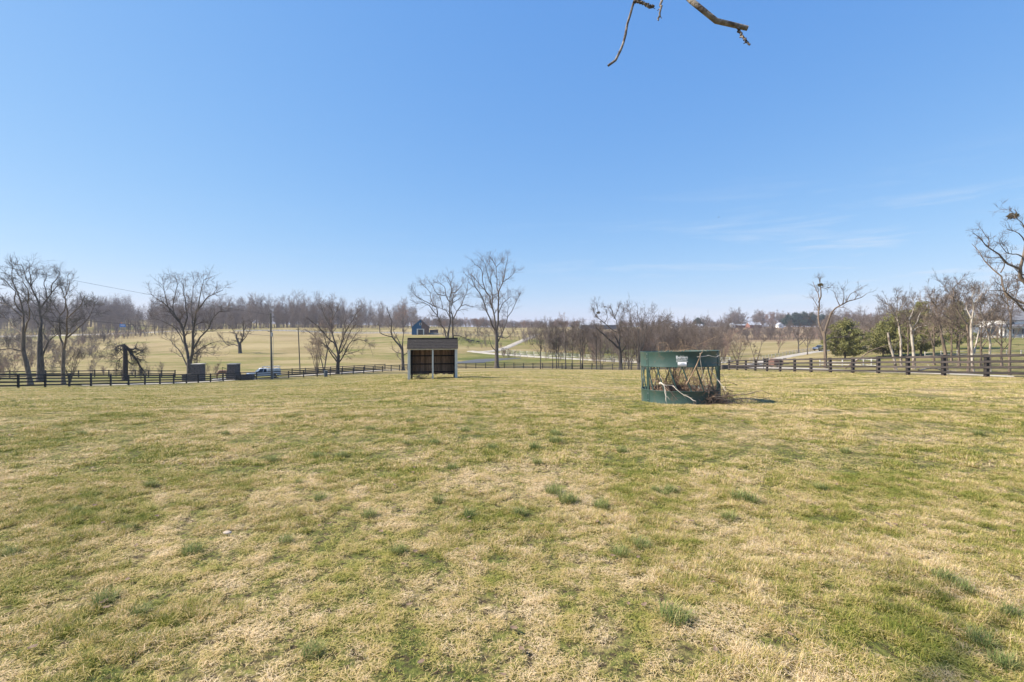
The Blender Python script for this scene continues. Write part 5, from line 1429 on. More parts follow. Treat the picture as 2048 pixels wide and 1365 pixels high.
stick([(1395, 692, 15.2), (1412, 683, 15.3), (1428, 675, 15.4), (1436, 672, 15.4)], 0.009, 0.005, M['cane_tan'], 'thin orange twig arching above the right rim of the feeder', 13, 4, 0.3)

# ------------------------------------------------------------------ stone gate, iron gate
def stone_block(name, px0, px1, Y, top, label, cat, depth, seed, cap=True):
    r = np.random.RandomState(seed)
    x0, x1 = X(px0, Y), X(px1, Y); xc = (x0 + x1) / 2; zg = float(ground(xc, Y)); h = zz(Y, top) - zg
    root = empty(name, (xc, Y, zg), 0, label, cat)
    w = (x1 - x0) / 2; d = depth / 2
    MB().box(-w + 0.03, w - 0.03, -d + 0.03, d - 0.03, -0.4, h - 0.05).build('core', M['mortar'], root)
    mb = MB(); z = -0.2
    while z < h - 0.12:
        hh = min(0.18 + 0.14 * r.rand(), h - 0.02 - z)
        x = -w
        while x < w - 0.02:
            ww = min(0.25 + 0.4 * r.rand(), w - x)
            if w - (x + ww) < 0.12: ww = w - x
            mb.box(x, x + ww - 0.02, -d - 0.02 * r.rand(), d + 0.02 * r.rand(), z, z + hh - 0.02); x += ww
        z += hh
    mb.build('stonework', M['stone'], root)
    if cap: MB().box(-w - 0.07, w + 0.07, -d - 0.07, d + 0.07, h, h + 0.12).build('cap_stone', M['stone_cap'], root, bevel=0.02)
    return root
stone_block('gate_pillar', 388, 405.5, 81.5, 729, 'square stone gate pillar on the left of the iron gate', 'pillar', 1.5, 1)
stone_block('gate_pillar', 459, 476, 84, 729, 'square stone gate pillar on the right of the iron gate', 'pillar', 1.5, 2)
stone_block('stone_wall', 366, 387.4, 81.5, 748, 'low stone wing wall left of the left gate pillar', 'wall', 0.6, 3, False)
stone_block('stone_wall', 476.5, 506, 84, 749, 'low stone wing wall between right gate pillar and pickup truck', 'wall', 0.6, 4, False)
gx, gy = X(458, 83.4), 83.4; gz = float(ground(gx, gy))
gate = empty('iron_gate', (gx, gy, gz), math.radians(180 - 12), 'black iron gate standing open beside the right stone pillar', 'gate')
def gbar(a, b, r=0.03): return tube_obj('bar', [(a[0], 0, a[1]), (b[0], 0, b[1])], r, M['iron'], gate, 6)
gbar((0.05, 0.0), (0.05, 1.9), 0.05); gbar((1.35, 0.0), (1.35, 2.25), 0.04); gbar((0.05, 1.75), (1.35, 2.25), 0.04); gbar((0.05, 0.15), (1.35, 0.15)); gbar((0.05, 1.0), (1.35, 1.0), 0.022)
gbar((0.05, 1.75), (0.62, 0.15), 0.035); gbar((0.05, 1.3), (0.4, 1.0), 0.045)

# ------------------------------------------------------------------ animals, grown from a jointed skeleton
def skin_body(name, verts, edges, radii, m, parent=None, loc=(0, 0, 0), sub=2):
    me = bpy.data.meshes.new(name); me.from_pydata(verts, edges, [])
    o = link(name, me, m, parent, loc)
    md = o.modifiers.new('skin', 'SKIN'); md.use_smooth_shade = True
    for i, r in enumerate(radii):
        rr = r if isinstance(r, tuple) else (r, r)
        me.skin_vertices[0].data[i].radius = rr
        me.skin_vertices[0].data[i].use_root = (i == 0)
    s = o.modifiers.new('sub', 'SUBSURF'); s.levels = sub; s.render_levels = sub
    return o
def quadruped(name, px, Y, rz, S, m, mh, label, cat, head_low=False):
    x = X(px, Y); root = empty(name, (x, Y, float(ground(x, Y))), rz, label, cat)
    hz = 0.75 if head_low else 1.75
    hx = 1.35 if head_low else 1.30
    v = [(0, 0, 1.28), (0.45, 0, 1.25), (0.78, 0, 1.28), (-0.45, 0, 1.30), (-0.72, 0, 1.24),
         (1.02, 0, 1.36 if not head_low else 1.18), (hx - 0.12, 0, hz - 0.1 if not head_low else 0.86), (hx + 0.12, 0, hz - 0.12 if not head_low else 0.55), (hx + 0.34, 0, hz - 0.32 if not head_low else 0.30)]
    e = [(0, 1), (1, 2), (0, 3), (3, 4), (2, 5), (5, 6), (6, 7), (7, 8)]
    r = [0.34, 0.35, 0.30, 0.35, 0.29, 0.21, 0.15, 0.13, 0.075]
    for sy in (-0.17, 0.17):
        b = len(v); v += [(0.66, sy, 0.95), (0.67, sy, 0.55), (0.65, sy, 0.22), (0.68, sy, 0.04)]; e += [(2, b), (b, b + 1), (b + 1, b + 2), (b + 2, b + 3)]; r += [0.14, 0.075, 0.055, 0.07]
        b = len(v); v += [(-0.62, sy, 0.92), (-0.78, sy, 0.56), (-0.74, sy, 0.22), (-0.70, sy, 0.04)]; e += [(4, b), (b, b + 1), (b + 1, b + 2), (b + 2, b + 3)]; r += [0.18, 0.08, 0.055, 0.07]
    skin_body('body', [tuple(c * S for c in p) for p in v], e, [q * S for q in r], m, root)
    tp = [(-0.98, 0, 1.32), (-1.06, 0, 1.05), (-1.04, 0, 0.7)]
    tube_obj('tail', [tuple(c * S for c in p) for p in tp], 0.05 * S, mh, root, 6)
    a = v[6]
    mb = MB()
    for sy in (-0.06, 0.06):
        mb.prism([((a[0] - 0.06) * S, (a[2] + 0.08) * S), ((a[0] + 0.02) * S, (a[2] + 0.08) * S), ((a[0] - 0.02) * S, (a[2] + 0.27) * S)], 'y', (sy - 0.015) * S, (sy + 0.015) * S)
    mb.build('ears', m, root)
    pts = [(0.95, 0, 1.56 if not head_low else 1.36), (1.15, 0, 1.72 if not head_low else 1.08), (hx - 0.05, 0, hz + 0.08 if not head_low else 0.95)]
    tube_obj('mane', [tuple(c * S for c in p) for p in pts], 0.05 * S, mh, root, 6)
    return root
M['chestnut'] = mat('chestnut_coat', (0.17, 0.085, 0.045), (0.30, 0.165, 0.09), 0.6, 3)
M['dark_hair'] = mat('dark_hair', (0.02, 0.014, 0.012), rough=0.8)
M['cow_black'] = mat('black_hide', (0.015, 0.013, 0.012), (0.03, 0.026, 0.022), 0.7, 3)
quadruped('horse', 444, 87.5, math.radians(18), 1.05, M['chestnut'], M['dark_hair'], 'chestnut horse standing behind the iron gate, rump to the left', 'horse', True)
for k_, (px, Y, rz, lab) in enumerate([(936, 205, 0.4, 'left one of the three dark cattle grazing right of the shed roof'), (945, 203, 2.9, 'middle one of the three dark cattle grazing right of the shed roof'), (955, 198, 0.2, 'right one of the three dark cattle grazing right of the shed roof')]):
    quadruped('cow', px, Y, rz, 0.78, M['cow_black'], M['dark_hair'], lab, 'cow', True)['group'] = 'dark cattle in the far field'

# ------------------------------------------------------------------ vehicles
M['car_white'] = mat('white_car_paint', (0.70, 0.71, 0.72), rough=0.3)
M['car_silver'] = mat('blue_grey_car_paint', (0.20, 0.23, 0.29), rough=0.3, metal=0.3)
M['glass'] = mat('dark_car_glass', (0.02, 0.025, 0.035), rough=0.05)
M['tyre'] = mat('tyre', (0.015, 0.015, 0.015), rough=0.85)
M['rim'] = mat('wheel_rim', (0.4, 0.4, 0.4), rough=0.4, metal=0.8)
M['black_trim'] = mat('black_trim', (0.02, 0.02, 0.022), rough=0.5)
M['lamp'] = mat('lamp_lens', (0.75, 0.75, 0.72), rough=0.15)
M['lamp_red'] = mat('tail_lens', (0.35, 0.02, 0.02), rough=0.2)
M['alu'] = mat('aluminium_box', (0.50, 0.50, 0.49), (0.62, 0.62, 0.60), 0.5, 4, metal=0.2)
M['rust_red'] = mat('rust_red_paint', (0.13, 0.065, 0.05), (0.20, 0.11, 0.088), 0.7, 4)
def wheel(parent, x, y, r=0.38, w=0.24):
    wo = MB().cyl((0, 0, 0), r, 'y', w, 24).build('wheel', M['tyre'], parent, bevel=0.03, sm=True, loc=(x, y, r))
    MB().cyl((0, 0, 0), r * 0.6, 'y', w + 0.02, 16).build('rim', M['rim'], wo)
def pickup(name, px, Y, rz, paint, label, utility=True, cat='pickup truck'):
    x = X(px, Y); root = empty(name, (x, Y, float(ground(x, Y)) + 0.05), rz, label, cat)
    # lower body: x forward, profile in (x, z)
    lo = [(-2.75, 0.55), (-2.75, 1.08), (-0.55, 1.10), (1.25, 1.12), (2.45, 1.05), (2.70, 0.95), (2.75, 0.55), (2.30, 0.45), (2.25, 0.62), (2.05, 0.82), (1.75, 0.86), (1.45, 0.82), (1.25, 0.62), (1.20, 0.42), (-1.15, 0.42), (-1.20, 0.62), (-1.40, 0.82), (-1.70, 0.86), (-2.0, 0.82), (-2.2, 0.62), (-2.25, 0.45)]
    MB().prism(lo, 'y', -0.95, 0.95).build('body', paint, root, bevel=0.03)
    # cab: narrower at the roof
    b = [(-0.62, 1.09), (1.38, 1.11)]; t = [(-0.50, 1.84), (0.62, 1.84)]
    MB().hexa([(b[0][0], -0.9, b[0][1]), (b[1][0], -0.9, b[1][1]), (b[1][0], 0.9, b[1][1]), (b[0][0], 0.9, b[0][1])],
              [(t[0][0], -0.72, t[0][1]), (t[1][0], -0.72, t[1][1]), (t[1][0], 0.72, t[1][1]), (t[0][0], 0.72, t[0][1])]).build('cab', paint, root, bevel=0.05)
    def face(pts, name):
        c0 = np.mean(pts, 0); n = unit(np.cross(np.array(pts[1]) - pts[0], np.array(pts[2]) - pts[0])); 
        if np.dot(n, c0 - np.array([0.3, 0, 1.3])) < 0: n = -n
        q = [tuple(np.array(p) + n * 0.012) for p in pts] + [tuple(np.array(p) - n * 0.02) for p in pts]
        MB().add(q, [(0, 1, 2, 3), (7, 6, 5, 4), (0, 4, 5, 1), (1, 5, 6, 2), (2, 6, 7, 3), (3, 7, 4, 0)]).build(name, M['glass'], root)
    def cabp(fx_, fz_, s):     # point on the cab side
        xb = b[0][0] + (b[1][0] - b[0][0]) * fx_; xt = t[0][0] + (t[1][0] - t[0][0]) * fx_
        return (xb + (xt - xb) * fz_, s * (0.9 - 0.18 * fz_), 1.10 + 0.74 * fz_)
    for s in (-1, 1):
        face([cabp(0.46, 0.14, s), cabp(0.86, 0.14, s), cabp(0.92, 0.86, s), cabp(0.46, 0.86, s)], 'side_window')
        face([cabp(0.10, 0.14, s), cabp(0.40, 0.14, s), cabp(0.40, 0.86, s), cabp(0.12, 0.86, s)], 'side_window')
        MB().box(0.95, 1.15, s * 0.95, s * 1.15, 1.18, 1.36).build('mirror', M['black_trim'], root, bevel=0.02)
        MB().box(2.60, 2.76, s * 0.62, s * 0.92, 0.80, 0.98).build('headlight', M['lamp'], root, bevel=0.02)
        MB().box(-2.77, -2.70, s * 0.80, s * 0.94, 0.75, 1.02).build('tail_light', M['lamp_red'], root)
        for wx in (1.75, -1.70): wheel(root, wx, s * 0.86)
    def ws(f, z_): 
        xx = b[1][0] + (t[1][0] - b[1][0]) * z_; return (xx, f * (0.9 - 0.18 * z_), 1.11 + 0.73 * z_)
    face([ws(-0.9, 0.10), ws(0.9, 0.10), ws(0.86, 0.88), ws(-0.86, 0.88)], 'windscreen')
    MB().box(2.72, 2.78, -0.58, 0.58, 0.72, 0.98).build('grille', M['black_trim'], root, bevel=0.01)
    MB().box(2.66, 2.86, -0.96, 0.96, 0.44, 0.66).build('front_bumper', M['rim'], root, bevel=0.04)
    MB().box(-2.90, -2.72, -0.94, 0.94, 0.46, 0.64).build('rear_bumper', M['rim'], root, bevel=0.03)
    if utility:
        for s in (-1, 1):
            MB().box(-2.72, -0.72, s * 0.52, s * 0.97, 1.09, 1.72).build('tool_box', M['alu'], root, bevel=0.02)
            for k in range(3): MB().box(-2.6 + k * 0.63, -2.05 + k * 0.63, s * 0.972, s * 0.99, 1.16, 1.66).build('door', M['alu'], root, bevel=0.01)
            for xx in (-2.6, -0.85): tube_obj('rack_post', [(xx, s * 0.75, 1.7), (xx, s * 0.75, 2.08)], 0.035, M['metal'], root, 6)
            tube_obj('rack_rail', [(-2.8, s * 0.75, 2.08), (0.2, s * 0.75, 2.10)], 0.04, M['alu'], root, 6)
        for xx in (-2.5, -1.7, -0.9): tube_obj('rack_rail', [(xx, -0.75, 2.09), (xx, 0.75, 2.09)], 0.03, M['alu'], root, 6)
        MB().box(0.05, 0.25, -0.4, 0.4, 1.84, 1.94).build('roof_light_bar', M['black_trim'], root, bevel=0.02)
    return root
pickup('pickup_truck', 527, 88.5, math.radians(180 + 34), M['car_white'], 'white pickup truck with silver tool boxes and ladder rack behind the left fence')
def suv(name, px, Y, rz, paint, label):
    x = X(px, Y); root = empty(name, (x, Y, float(ground(x, Y)) + 0.17), rz, label, 'car')
    lo = [(-2.25, 0.5), (-2.3, 0.95), (-2.2, 1.08), (1.15, 1.08), (2.1, 0.98), (2.3, 0.8), (2.3, 0.45), (1.85, 0.38), (1.8, 0.6), (1.6, 0.75), (1.2, 0.75), (1.0, 0.6), (0.95, 0.36), (-0.95, 0.36), (-1.0, 0.6), (-1.2, 0.75), (-1.6, 0.75), (-1.8, 0.6), (-1.85, 0.4)]
    MB().prism(lo, 'y', -0.9, 0.9).build('body', paint, root, bevel=0.04)
    MB().hexa([(-2.18, -0.84, 1.06), (1.2, -0.84, 1.06), (1.2, 0.84, 1.06), (-2.18, 0.84, 1.06)], [(-1.9, -0.66, 1.68), (0.35, -0.66, 1.68), (0.35, 0.66, 1.68), (-1.9, 0.66, 1.68)]).build('cabin', paint, root, bevel=0.05)
    for s in (-1, 1):
        for a, c_ in ((-1.75, -1.1), (-1.0, -0.3), (-0.2, 0.45)):
            MB().hexa([(a - 0.05, s * 0.80, 1.14), (c_ + 0.12, s * 0.80, 1.14), (c_ + 0.12, s * 0.85, 1.14), (a - 0.05, s * 0.85, 1.14)], [(a + 0.02, s * 0.64, 1.58), (c_, s * 0.64, 1.58), (c_, s * 0.715, 1.58), (a + 0.02, s * 0.715, 1.58)]).build('side_window', M['glass'], root)
        for wx in (1.4, -1.4): wheel(root, wx, s * 0.8, 0.34, 0.22)
        MB().box(2.2, 2.32, s * 0.55, s * 0.85, 0.72, 0.88).build('headlight', M['lamp'], root, bevel=0.02)
        MB().box(-2.33, -2.2, s * 0.6, s * 0.85, 0.8, 1.0).build('tail_light', M['lamp_red'], root, bevel=0.02)
    MB().hexa([(1.06, -0.74, 1.12), (1.26, -0.74, 1.10), (1.26, 0.74, 1.10), (1.06, 0.74, 1.12)], [(0.36, -0.62, 1.62), (0.46, -0.62, 1.60), (0.46, 0.62, 1.60), (0.36, 0.62, 1.62)]).build('windscreen', M['glass'], root)
    MB().box(2.26, 2.36, -0.88, 0.88, 0.42, 0.6).build('front_bumper', M['black_trim'], root, bevel=0.03)
    return root
suv('parked_car', 1641, 143, math.radians(200), M['car_silver'], 'blue-grey car parked on the gravel drive left of the cedar')
# rust-red trailer with a black frame beyond the right fence
tx, ty = X(1552, 76), 76
tr = empty('utility_trailer', (tx, ty, float(ground(tx, ty))), math.radians(8), 'rust-red low trailer with a black upright frame seen through the right fence', 'trailer')
MB().box(-0.85, 0.75, -0.7, 0.7, 0.45, 1.15).build('box', M['rust_red'], tr, bevel=0.03)
MB().box(-0.6, 0.1, -0.6, 0.6, 1.15, 1.42).build('cover', M['rust_red'], tr, bevel=0.06)
tube_obj('drawbar', [(0.75, 0, 0.62), (2.2, 0, 0.58)], 0.05, M['black_trim'], tr, 6)
tube_obj('frame', [(1.5, 0.4, 0.6), (1.5, 0.4, 1.3), (1.6, 0.4, 1.42), (2.2, 0.4, 1.40), (2.25, 0.4, 1.2)], 0.05, M['black_trim'], tr, 6)
for s in (-1, 1):
    wheel(tr, -0.2, s * 0.82, 0.34, 0.2)
# grey dry-stone wall and dark board panel seen through the right fence
stone_block('stone_wall', 1443, 1541, 84, 729.5, 'low grey stone wall seen through the far end of the right fence', 'wall', 0.5, 7, False)
px_, py_ = X(1532, 72), 72
bp = empty('board_panel', (px_, py_, float(ground(px_, py_))), 0.1, 'small dark board panel standing just left of the rust-red trailer', 'panel')
for k in range(3): MB().box(-0.38, 0.38, -0.02, 0.02, 0.65 + k * 0.3, 0.93 + k * 0.3).build('board', M['fence_black'], bp)
for s in (-1, 1): MB().box(s * 0.33 - 0.04, s * 0.33 + 0.04, 0.022, 0.08, -0.2, 1.6).build('post', M['fence_black'], bp)

# barrel at the left fence
bx_, by_ = X(651.5, 91.5), 91.5
br_ = empty('barrel', (bx_, by_, float(ground(bx_, by_))), 0, 'dark blue-grey barrel standing against the black fence', 'barrel')
M['barrel'] = mat('barrel_plastic', (0.05, 0.07, 0.09), (0.08, 0.10, 0.12), 0.5, 4)
MB().cyl((0, 0, 0.55), 0.33, 'z', 1.2, 24).build('drum', M['barrel'], br_, bevel=0.04, sm=True)
for zc in (0.3, 0.8): MB().cyl((0, 0, zc), 0.345, 'z', 0.05, 24).build('hoop', M['barrel'], br_)
MB().cyl((0, 0, 1.17), 0.345, 'z', 0.06, 24).build('lid', M['barrel'], br_, bevel=0.01)

# ------------------------------------------------------------------ poles, wires, sign
def pole(px, Y, top, r, label, arm=True, lean=0.0):
    x = X(px, Y); z = float(ground(x, Y)); h = zz(Y, top) - z
    root = empty('utility_pole', (x, Y, z), 0, label, 'utility pole')
    TP, TR = limbs_to_batch([(np.array([[0, 0, -0.5], [lean * h * 0.5, 0, h * 0.5], [lean * h, 0, h]]), [r, r * 0.75])], 8)
    V, Q = tubes([(TP, TR, 12)]); link('shaft', smooth(mesh_np('shaft', V, Q)), M['pole'], root)
    MB().cyl((lean * h, 0, h + 0.02), r * 0.76, 'z', 0.04, 12).build('cap', M['metal'], root)
    return root, x, z, h
pr, p1x, p1z, p1h = pole(543.5, 85.5, 627, 0.17, 'thick utility pole rising beside the white pickup truck', lean=-0.018)
MB().cyl((0.12, -0.18, 7.9), 0.17, 'z', 0.7, 14).build('transformer', M['metal'], pr, bevel=0.03)
MB().box(-0.7, 0.1, -0.05, 0.05, p1h * 0.72, p1h * 0.72 + 0.1).build('crossarm', M['pole'], pr)
tube_obj('conduit', [(0.32, -0.05, 0), (0.30, -0.05, 4), (0.28, -0.05, 7.6)], 0.03, M['metal'], pr, 6)
tube_obj('guy_wire', [(-0.1, 0, p1h * 0.8), (0.55, -0.6, 0)], 0.02, M['metal'], pr, 5)
pr2, p2x, p2z, p2h = pole(600.5, 99, 656, 0.12, 'thinner utility pole right of the thick one', lean=-0.045)
MB().box(-0.05 - 0.045 * p2h - 0.4, -0.045 * p2h + 0.4, -0.05, 0.05, p2h - 0.35, p2h - 0.25).build('crossarm', M['pole'], pr2)
def wire(a, b, sag, r, label):
    t = np.linspace(0, 1, 24)[:, None]; p = np.array(a) * (1 - t) + np.array(b) * t; p[:, 2] -= sag * 4 * (t * (1 - t))[:, 0]
    V, Q = tubes([(p[None], np.full((1, 24), r), 4)]); return tag(link('overhead_wire', mesh_np('overhead_wire', V - p[0], Q), M['wire'], None, p[0]), label, 'wire')
topP = P(541, 630, 85.5)
wire(P(-120, 508, 52), topP, 0.3, 0.016, 'upper overhead wire slanting down from the left edge to the thick pole')
wire(P(-60, 618, 60), P(541, 672, 85.5), 0.2, 0.022, 'middle overhead wire crossing the woods at left')
wire(P(-60, 600, 100), P(541, 662, 86), 0.6, 0.014, 'faint lower overhead wire crossing the woods at left')
wire(topP, P(598, 657, 99), 0.3, 0.014, 'short overhead wire between the thick and the thin pole')
sgx, sgy = X(245.5, 292), 292
sg = empty('road_sign', (sgx, sgy, float(ground(sgx, sgy))), 0.1, 'blue roadside sign on posts in front of the woods at left', 'sign')
M['sign_blue'] = mat('sign_blue', (0.04, 0.20, 0.55), rough=0.4); M['sign_orange'] = mat('sign_orange', (0.75, 0.30, 0.12), rough=0.5)
sh = zz(292, 648) - float(ground(sgx, sgy))
MB().box(-1.7, 1.7, -0.05, 0.05, sh - 2.0, sh).build('panel', M['sign_blue'], sg, bevel=0.01)
MB().box(-1.2, 1.2, -0.06, -0.052, sh - 0.75, sh - 0.55).build('white_line', M['white_print'], sg)
MB().box(-1.2, 1.0, -0.06, -0.052, sh - 1.35, sh - 1.15).build('white_line', M['white_print'], sg)
MB().box(-1.2, -0.3, -0.04, 0.04, sh + 0.12, sh + 0.8).build('small_panel', M['sign_orange'], sg)
for s in (-1, 1): MB().box(s * 1.2 - 0.08, s * 1.2 + 0.08, 0.052, 0.2, -0.4, sh).build('post', M['metal'], sg)

# ------------------------------------------------------------------ buildings
M['blue_paint'] = mat('barn_blue', (0.006, 0.075, 0.17), (0.014, 0.11, 0.235), 0.8, 1.2, stretch=(3, 3, 0.4))
M['brown_wood'] = mat('barn_brown', (0.10, 0.065, 0.055), (0.19, 0.13, 0.11), 0.9, 1.2, stretch=(3, 3, 0.4))
M['roof_blue'] = mat('roof_blue_grey_metal', (0.10, 0.13, 0.19), (0.16, 0.19, 0.26), 0.5, 0.8, metal=0.2)
M['roof_white'] = mat('roof_pale_metal', (0.30, 0.32, 0.35), (0.44, 0.45, 0.48), 0.5, 0.3)
M['roof_grey'] = mat('roof_grey_shingle', (0.12, 0.12, 0.13), (0.2, 0.2, 0.21), 0.9, 1)
M['wall_white'] = mat('wall_white', (0.74, 0.73, 0.70), (0.82, 0.81, 0.79), 0.8, 1)
M['wall_dark'] = mat('wall_blue_grey', (0.08, 0.10, 0.13), (0.13, 0.15, 0.18), 0.8, 0.6)
M['brick'] = mat('far_brick', (0.20, 0.085, 0.06), (0.30, 0.14, 0.10), 0.9, 2)
M['window'] = mat('window_glass', (0.03, 0.04, 0.05), rough=0.1)
# blue gabled barn
bY = 232; bxx = X(841, bY); bz = float(ground(bxx, bY))
barn = empty('barn', (bxx, bY, bz), math.radians(11), 'blue gabled barn in the field behind the shed', 'barn')
w_, hE, hR, L_ = 4.1, 3.7, 7.2, 15
def gable(x0, x1):
    f = lambda x: hE + (hR - hE) * (1 - abs(x) / w_)
    pts = [(x0, -0.3), (x1, -0.3), (x1, f(x1))] + ([(0, hR)] if x0 < 0 < x1 else []) + [(x0, f(x0))]
    return pts
MB().prism(gable(-w_, 0.4), 'y', 0, 0.2).build('gable_wall', M['blue_paint'], barn)
tag(MB().prism(gable(0.4, w_), 'y', 0.002, 0.2).build('gable_wall', M['brown_wood'], barn), 'brown right half of the gable')  # gable in two colours, brown on this right half
MB().prism(gable(-w_, w_), 'y', L_ - 0.2, L_).build('gable_wall', M['brown_wood'], barn)
for s in (-1, 1):
    MB().box(s * (w_ - 0.2), s * w_, 0.203, L_ - 0.203, -0.3, hE).build('side_wall', M['brown_wood'], barn)
    MB().prism([(s * (w_ + 0.45), hE - 0.38), (0, hR + 0.02), (0, hR + 0.2), (s * (w_ + 0.5), hE - 0.22)], 'y', -0.4, L_ + 0.4).build('roof_plane', M['roof_blue'], barn)
dr = MB().box(-1.2, 1.2, -0.03, 0.0 - 0.002, 0, 2.5).build('door', M['window'], barn)
for a in ((-1.75, -1.2, 0, 2.5), (1.2, 1.75, 0, 2.5), (-1.75, 1.75, 2.5, 2.85)): MB().box(a[0], a[1], -0.08, -0.004, a[2], a[3]).build('door_frame', M['trim'], barn)
MB().box(-0.55, 0.55, -0.05, -0.004, 4.6, 5.6).build('window', M['trim'], barn)
MB().box(-0.4, 0.4, -0.08, -0.052, 4.75, 5.45).build('pane', M['window'], barn)
lt = MB().box(w_ + 0.5, w_ + 4.5, 5, 10, -0.3, 2.4).build('lean_to', M['brown_wood'], barn)
MB().prism([(w_ + 0.3, 3.1), (w_ + 4.9, 2.35), (w_ + 4.9, 2.45), (w_ + 0.3, 3.25)], 'y', 4.6, 10.4).build('lean_to_roof', M['roof_grey'], barn)
# gabled houses and sheds on the far hill
def far_house(name, px, Y, w, d, hE, hR, wall, roof, label, cat='house', rz=0.0, nw=3, ridge='x'):
    x = X(px, Y); root = empty(name, (x, Y, float(ground(x, Y))), rz, label, cat)
    MB().box(-w / 2, w / 2, -d / 2, d / 2, -1.5, hE).build('wall', wall, root)
    if ridge == 'x':
        for s in (-1, 1): MB().prism([(s * (d / 2 + 0.4), hE - 0.15), (0, hR), (0, hR + 0.2), (s * (d / 2 + 0.5), hE + 0.03)], 'x', -w / 2 - 0.4, w / 2 + 0.4).build('roof_plane', roof, root)
        for s in (-1, 1): MB().prism([(-d / 2, hE), (d / 2, hE), (0, hR)], 'x', s * w / 2 - 0.1, s * w / 2 + 0.1).build('gable', wall, root)
    else:
        for s in (-1, 1): MB().prism([(s * (w / 2 + 0.4), hE - 0.15), (0, hR), (0, hR + 0.2), (s * (w / 2 + 0.5), hE + 0.03)], 'y', -d / 2 - 0.4, d / 2 + 0.4).build('roof_plane', roof, root)
        for s in (-1, 1): MB().prism([(-w / 2, hE), (w / 2, hE), (0, hR)], 'y', s * d / 2 - 0.1, s * d / 2 + 0.1).build('gable', wall, root)
    for k in range(nw):
        xx = -w / 2 + w * (k + 0.5) / nw
        MB().box(xx - 0.5, xx + 0.5, -d / 2 - 0.05, -d / 2 - 0.003, hE * 0.35, hE * 0.78).build('window', M['window'], root)
    return root
far_house('stable_barn', 1197, 430, 33, 12, 3.6, 8.0, M['wall_dark'], M['roof_white'], 'long low barn with pale metal roof and dark wall behind the row of slim trees', 'barn', nw=0)
far_house('house', 1347, 520, 7, 9, 3.4, 5.8, M['wall_white'], M['roof_white'], 'far white house left of the lone dark evergreen', ridge='y', nw=2)
far_house('house', 1395, 515, 9, 8, 3.2, 4.8, M['wall_white'], M['roof_white'], 'far white house below the lone dark evergreen', nw=2)
far_house('house', 1464, 520, 4.5, 6, 3.4, 5.2, M['wall_white'], M['roof_white'], 'far small white gabled house left of the long white one', ridge='y', nw=1)
far_house('house', 1478, 526, 12, 6, 2.6, 3.6, M['brick'], M['roof_white'], 'far long low house with white roof on the hilltop', nw=3)
far_house('house', 1507, 505, 12, 9, 3.4, 6.0, M['brick'], M['roof_white'], 'far brick house with pale roof and white gable on the hilltop', nw=2)
far_house('house', 1559, 530, 5.5, 6, 3.0, 5.4, M['wall_white'], M['roof_white'], 'far white shed at the left end of the dark-green spruce row', 'shed', ridge='y', nw=1)
# white house with a porch at the right edge
hY = 133; hx0 = X(2052, hY); hz0 = float(ground(hx0, hY))
hs = empty('farmhouse', (hx0, hY, hz0), math.radians(-6), 'white farmhouse with a columned porch at the right edge', 'house')
MB().box(-5.0, 8.0, 0, 9, -1, 4.6).build('wall', M['wall_white'], hs)
MB().prism([(-0.5, 4.55), (4.5, 7.6), (9.5, 4.55), (9.5, 4.75), (4.5, 7.85), (-0.5, 4.75)], 'x', -5.5, 8.5).build('roof', M['roof_grey'], hs)
MB().box(-9.0, 8.0, -3.0, -0.004, -1.0, 0.35).build('porch_floor', M['stone_cap'], hs)
MB().hexa([(-9.3, -3.3, 2.75), (8.3, -3.3, 2.75), (8.3, 0.3, 2.95), (-9.3, 0.3, 2.95)], [(-9.3, -3.3, 2.95), (8.3, -3.3, 2.95), (8.3, -0.005, 3.6), (-9.3, -0.005, 3.6)]).build('porch_roof', M['roof_grey'], hs)
MB().box(-9.2, 8.2, -3.2, -3.0, 2.5, 2.745).build('porch_beam', M['wall_white'], hs)
for xx in (-8.8, -7.0, -6.2, -2.6, 1.0, 4.5): MB().box(xx - 0.22, xx + 0.22, -3.1, -2.7, 0.353, 2.497).build('column', M['wall_white'], hs, bevel=0.03)
for xx in (-3.5, -0.5, 2.5, 5.5):
    MB().box(xx - 0.5, xx + 0.5, -0.06, -0.004, 0.95, 2.3).build('window', M['window'], hs)
for xx in (-3.4, 0.4, 4.0): MB().box(xx - 0.45, xx + 0.45, -0.05, -0.004, 3.65, 4.35).build('window', M['window'], hs)
MB().box(-9.0, -5.003, 1.0, 7, -1, 2.9).build('side_wing', M['wall_dark'], hs)
far_fence('porch_fence', [(X(1925, 124), 124), (X(1985, 126), 126), (X(2060, 126), 126)], 2.0, 'white rail fence in front of the farmhouse at the right edge', M['fence_white'], h=0.9, rails=2)

# a bird high in the sky
M['bird'] = mat('dark_feathers', (0.02, 0.02, 0.025), rough=0.8)
bd = empty('bird', P(1437, 435, 130), 0.3, 'single small dark bird gliding in the blue sky', 'bird')
skin_body('body', [(0, 0, 0), (0.16, 0, 0.02), (0.24, 0, 0.03), (-0.2, 0, 0.0)], [(0, 1), (1, 2), (0, 3)], [0.06, 0.045, 0.03, 0.03], M['bird'], bd, sub=1)
for s in (-1, 1): MB().hexa([(0.1, s * 0.03, 0.02), (-0.08, s * 0.03, 0.02), (-0.1, s * 0.34, 0.07), (0.02, s * 0.36, 0.07)], [(0.1, s * 0.03, 0.035), (-0.08, s * 0.03, 0.035), (-0.1, s * 0.34, 0.08), (0.02, s * 0.36, 0.08)]).build('wing', M['bird'], bd)

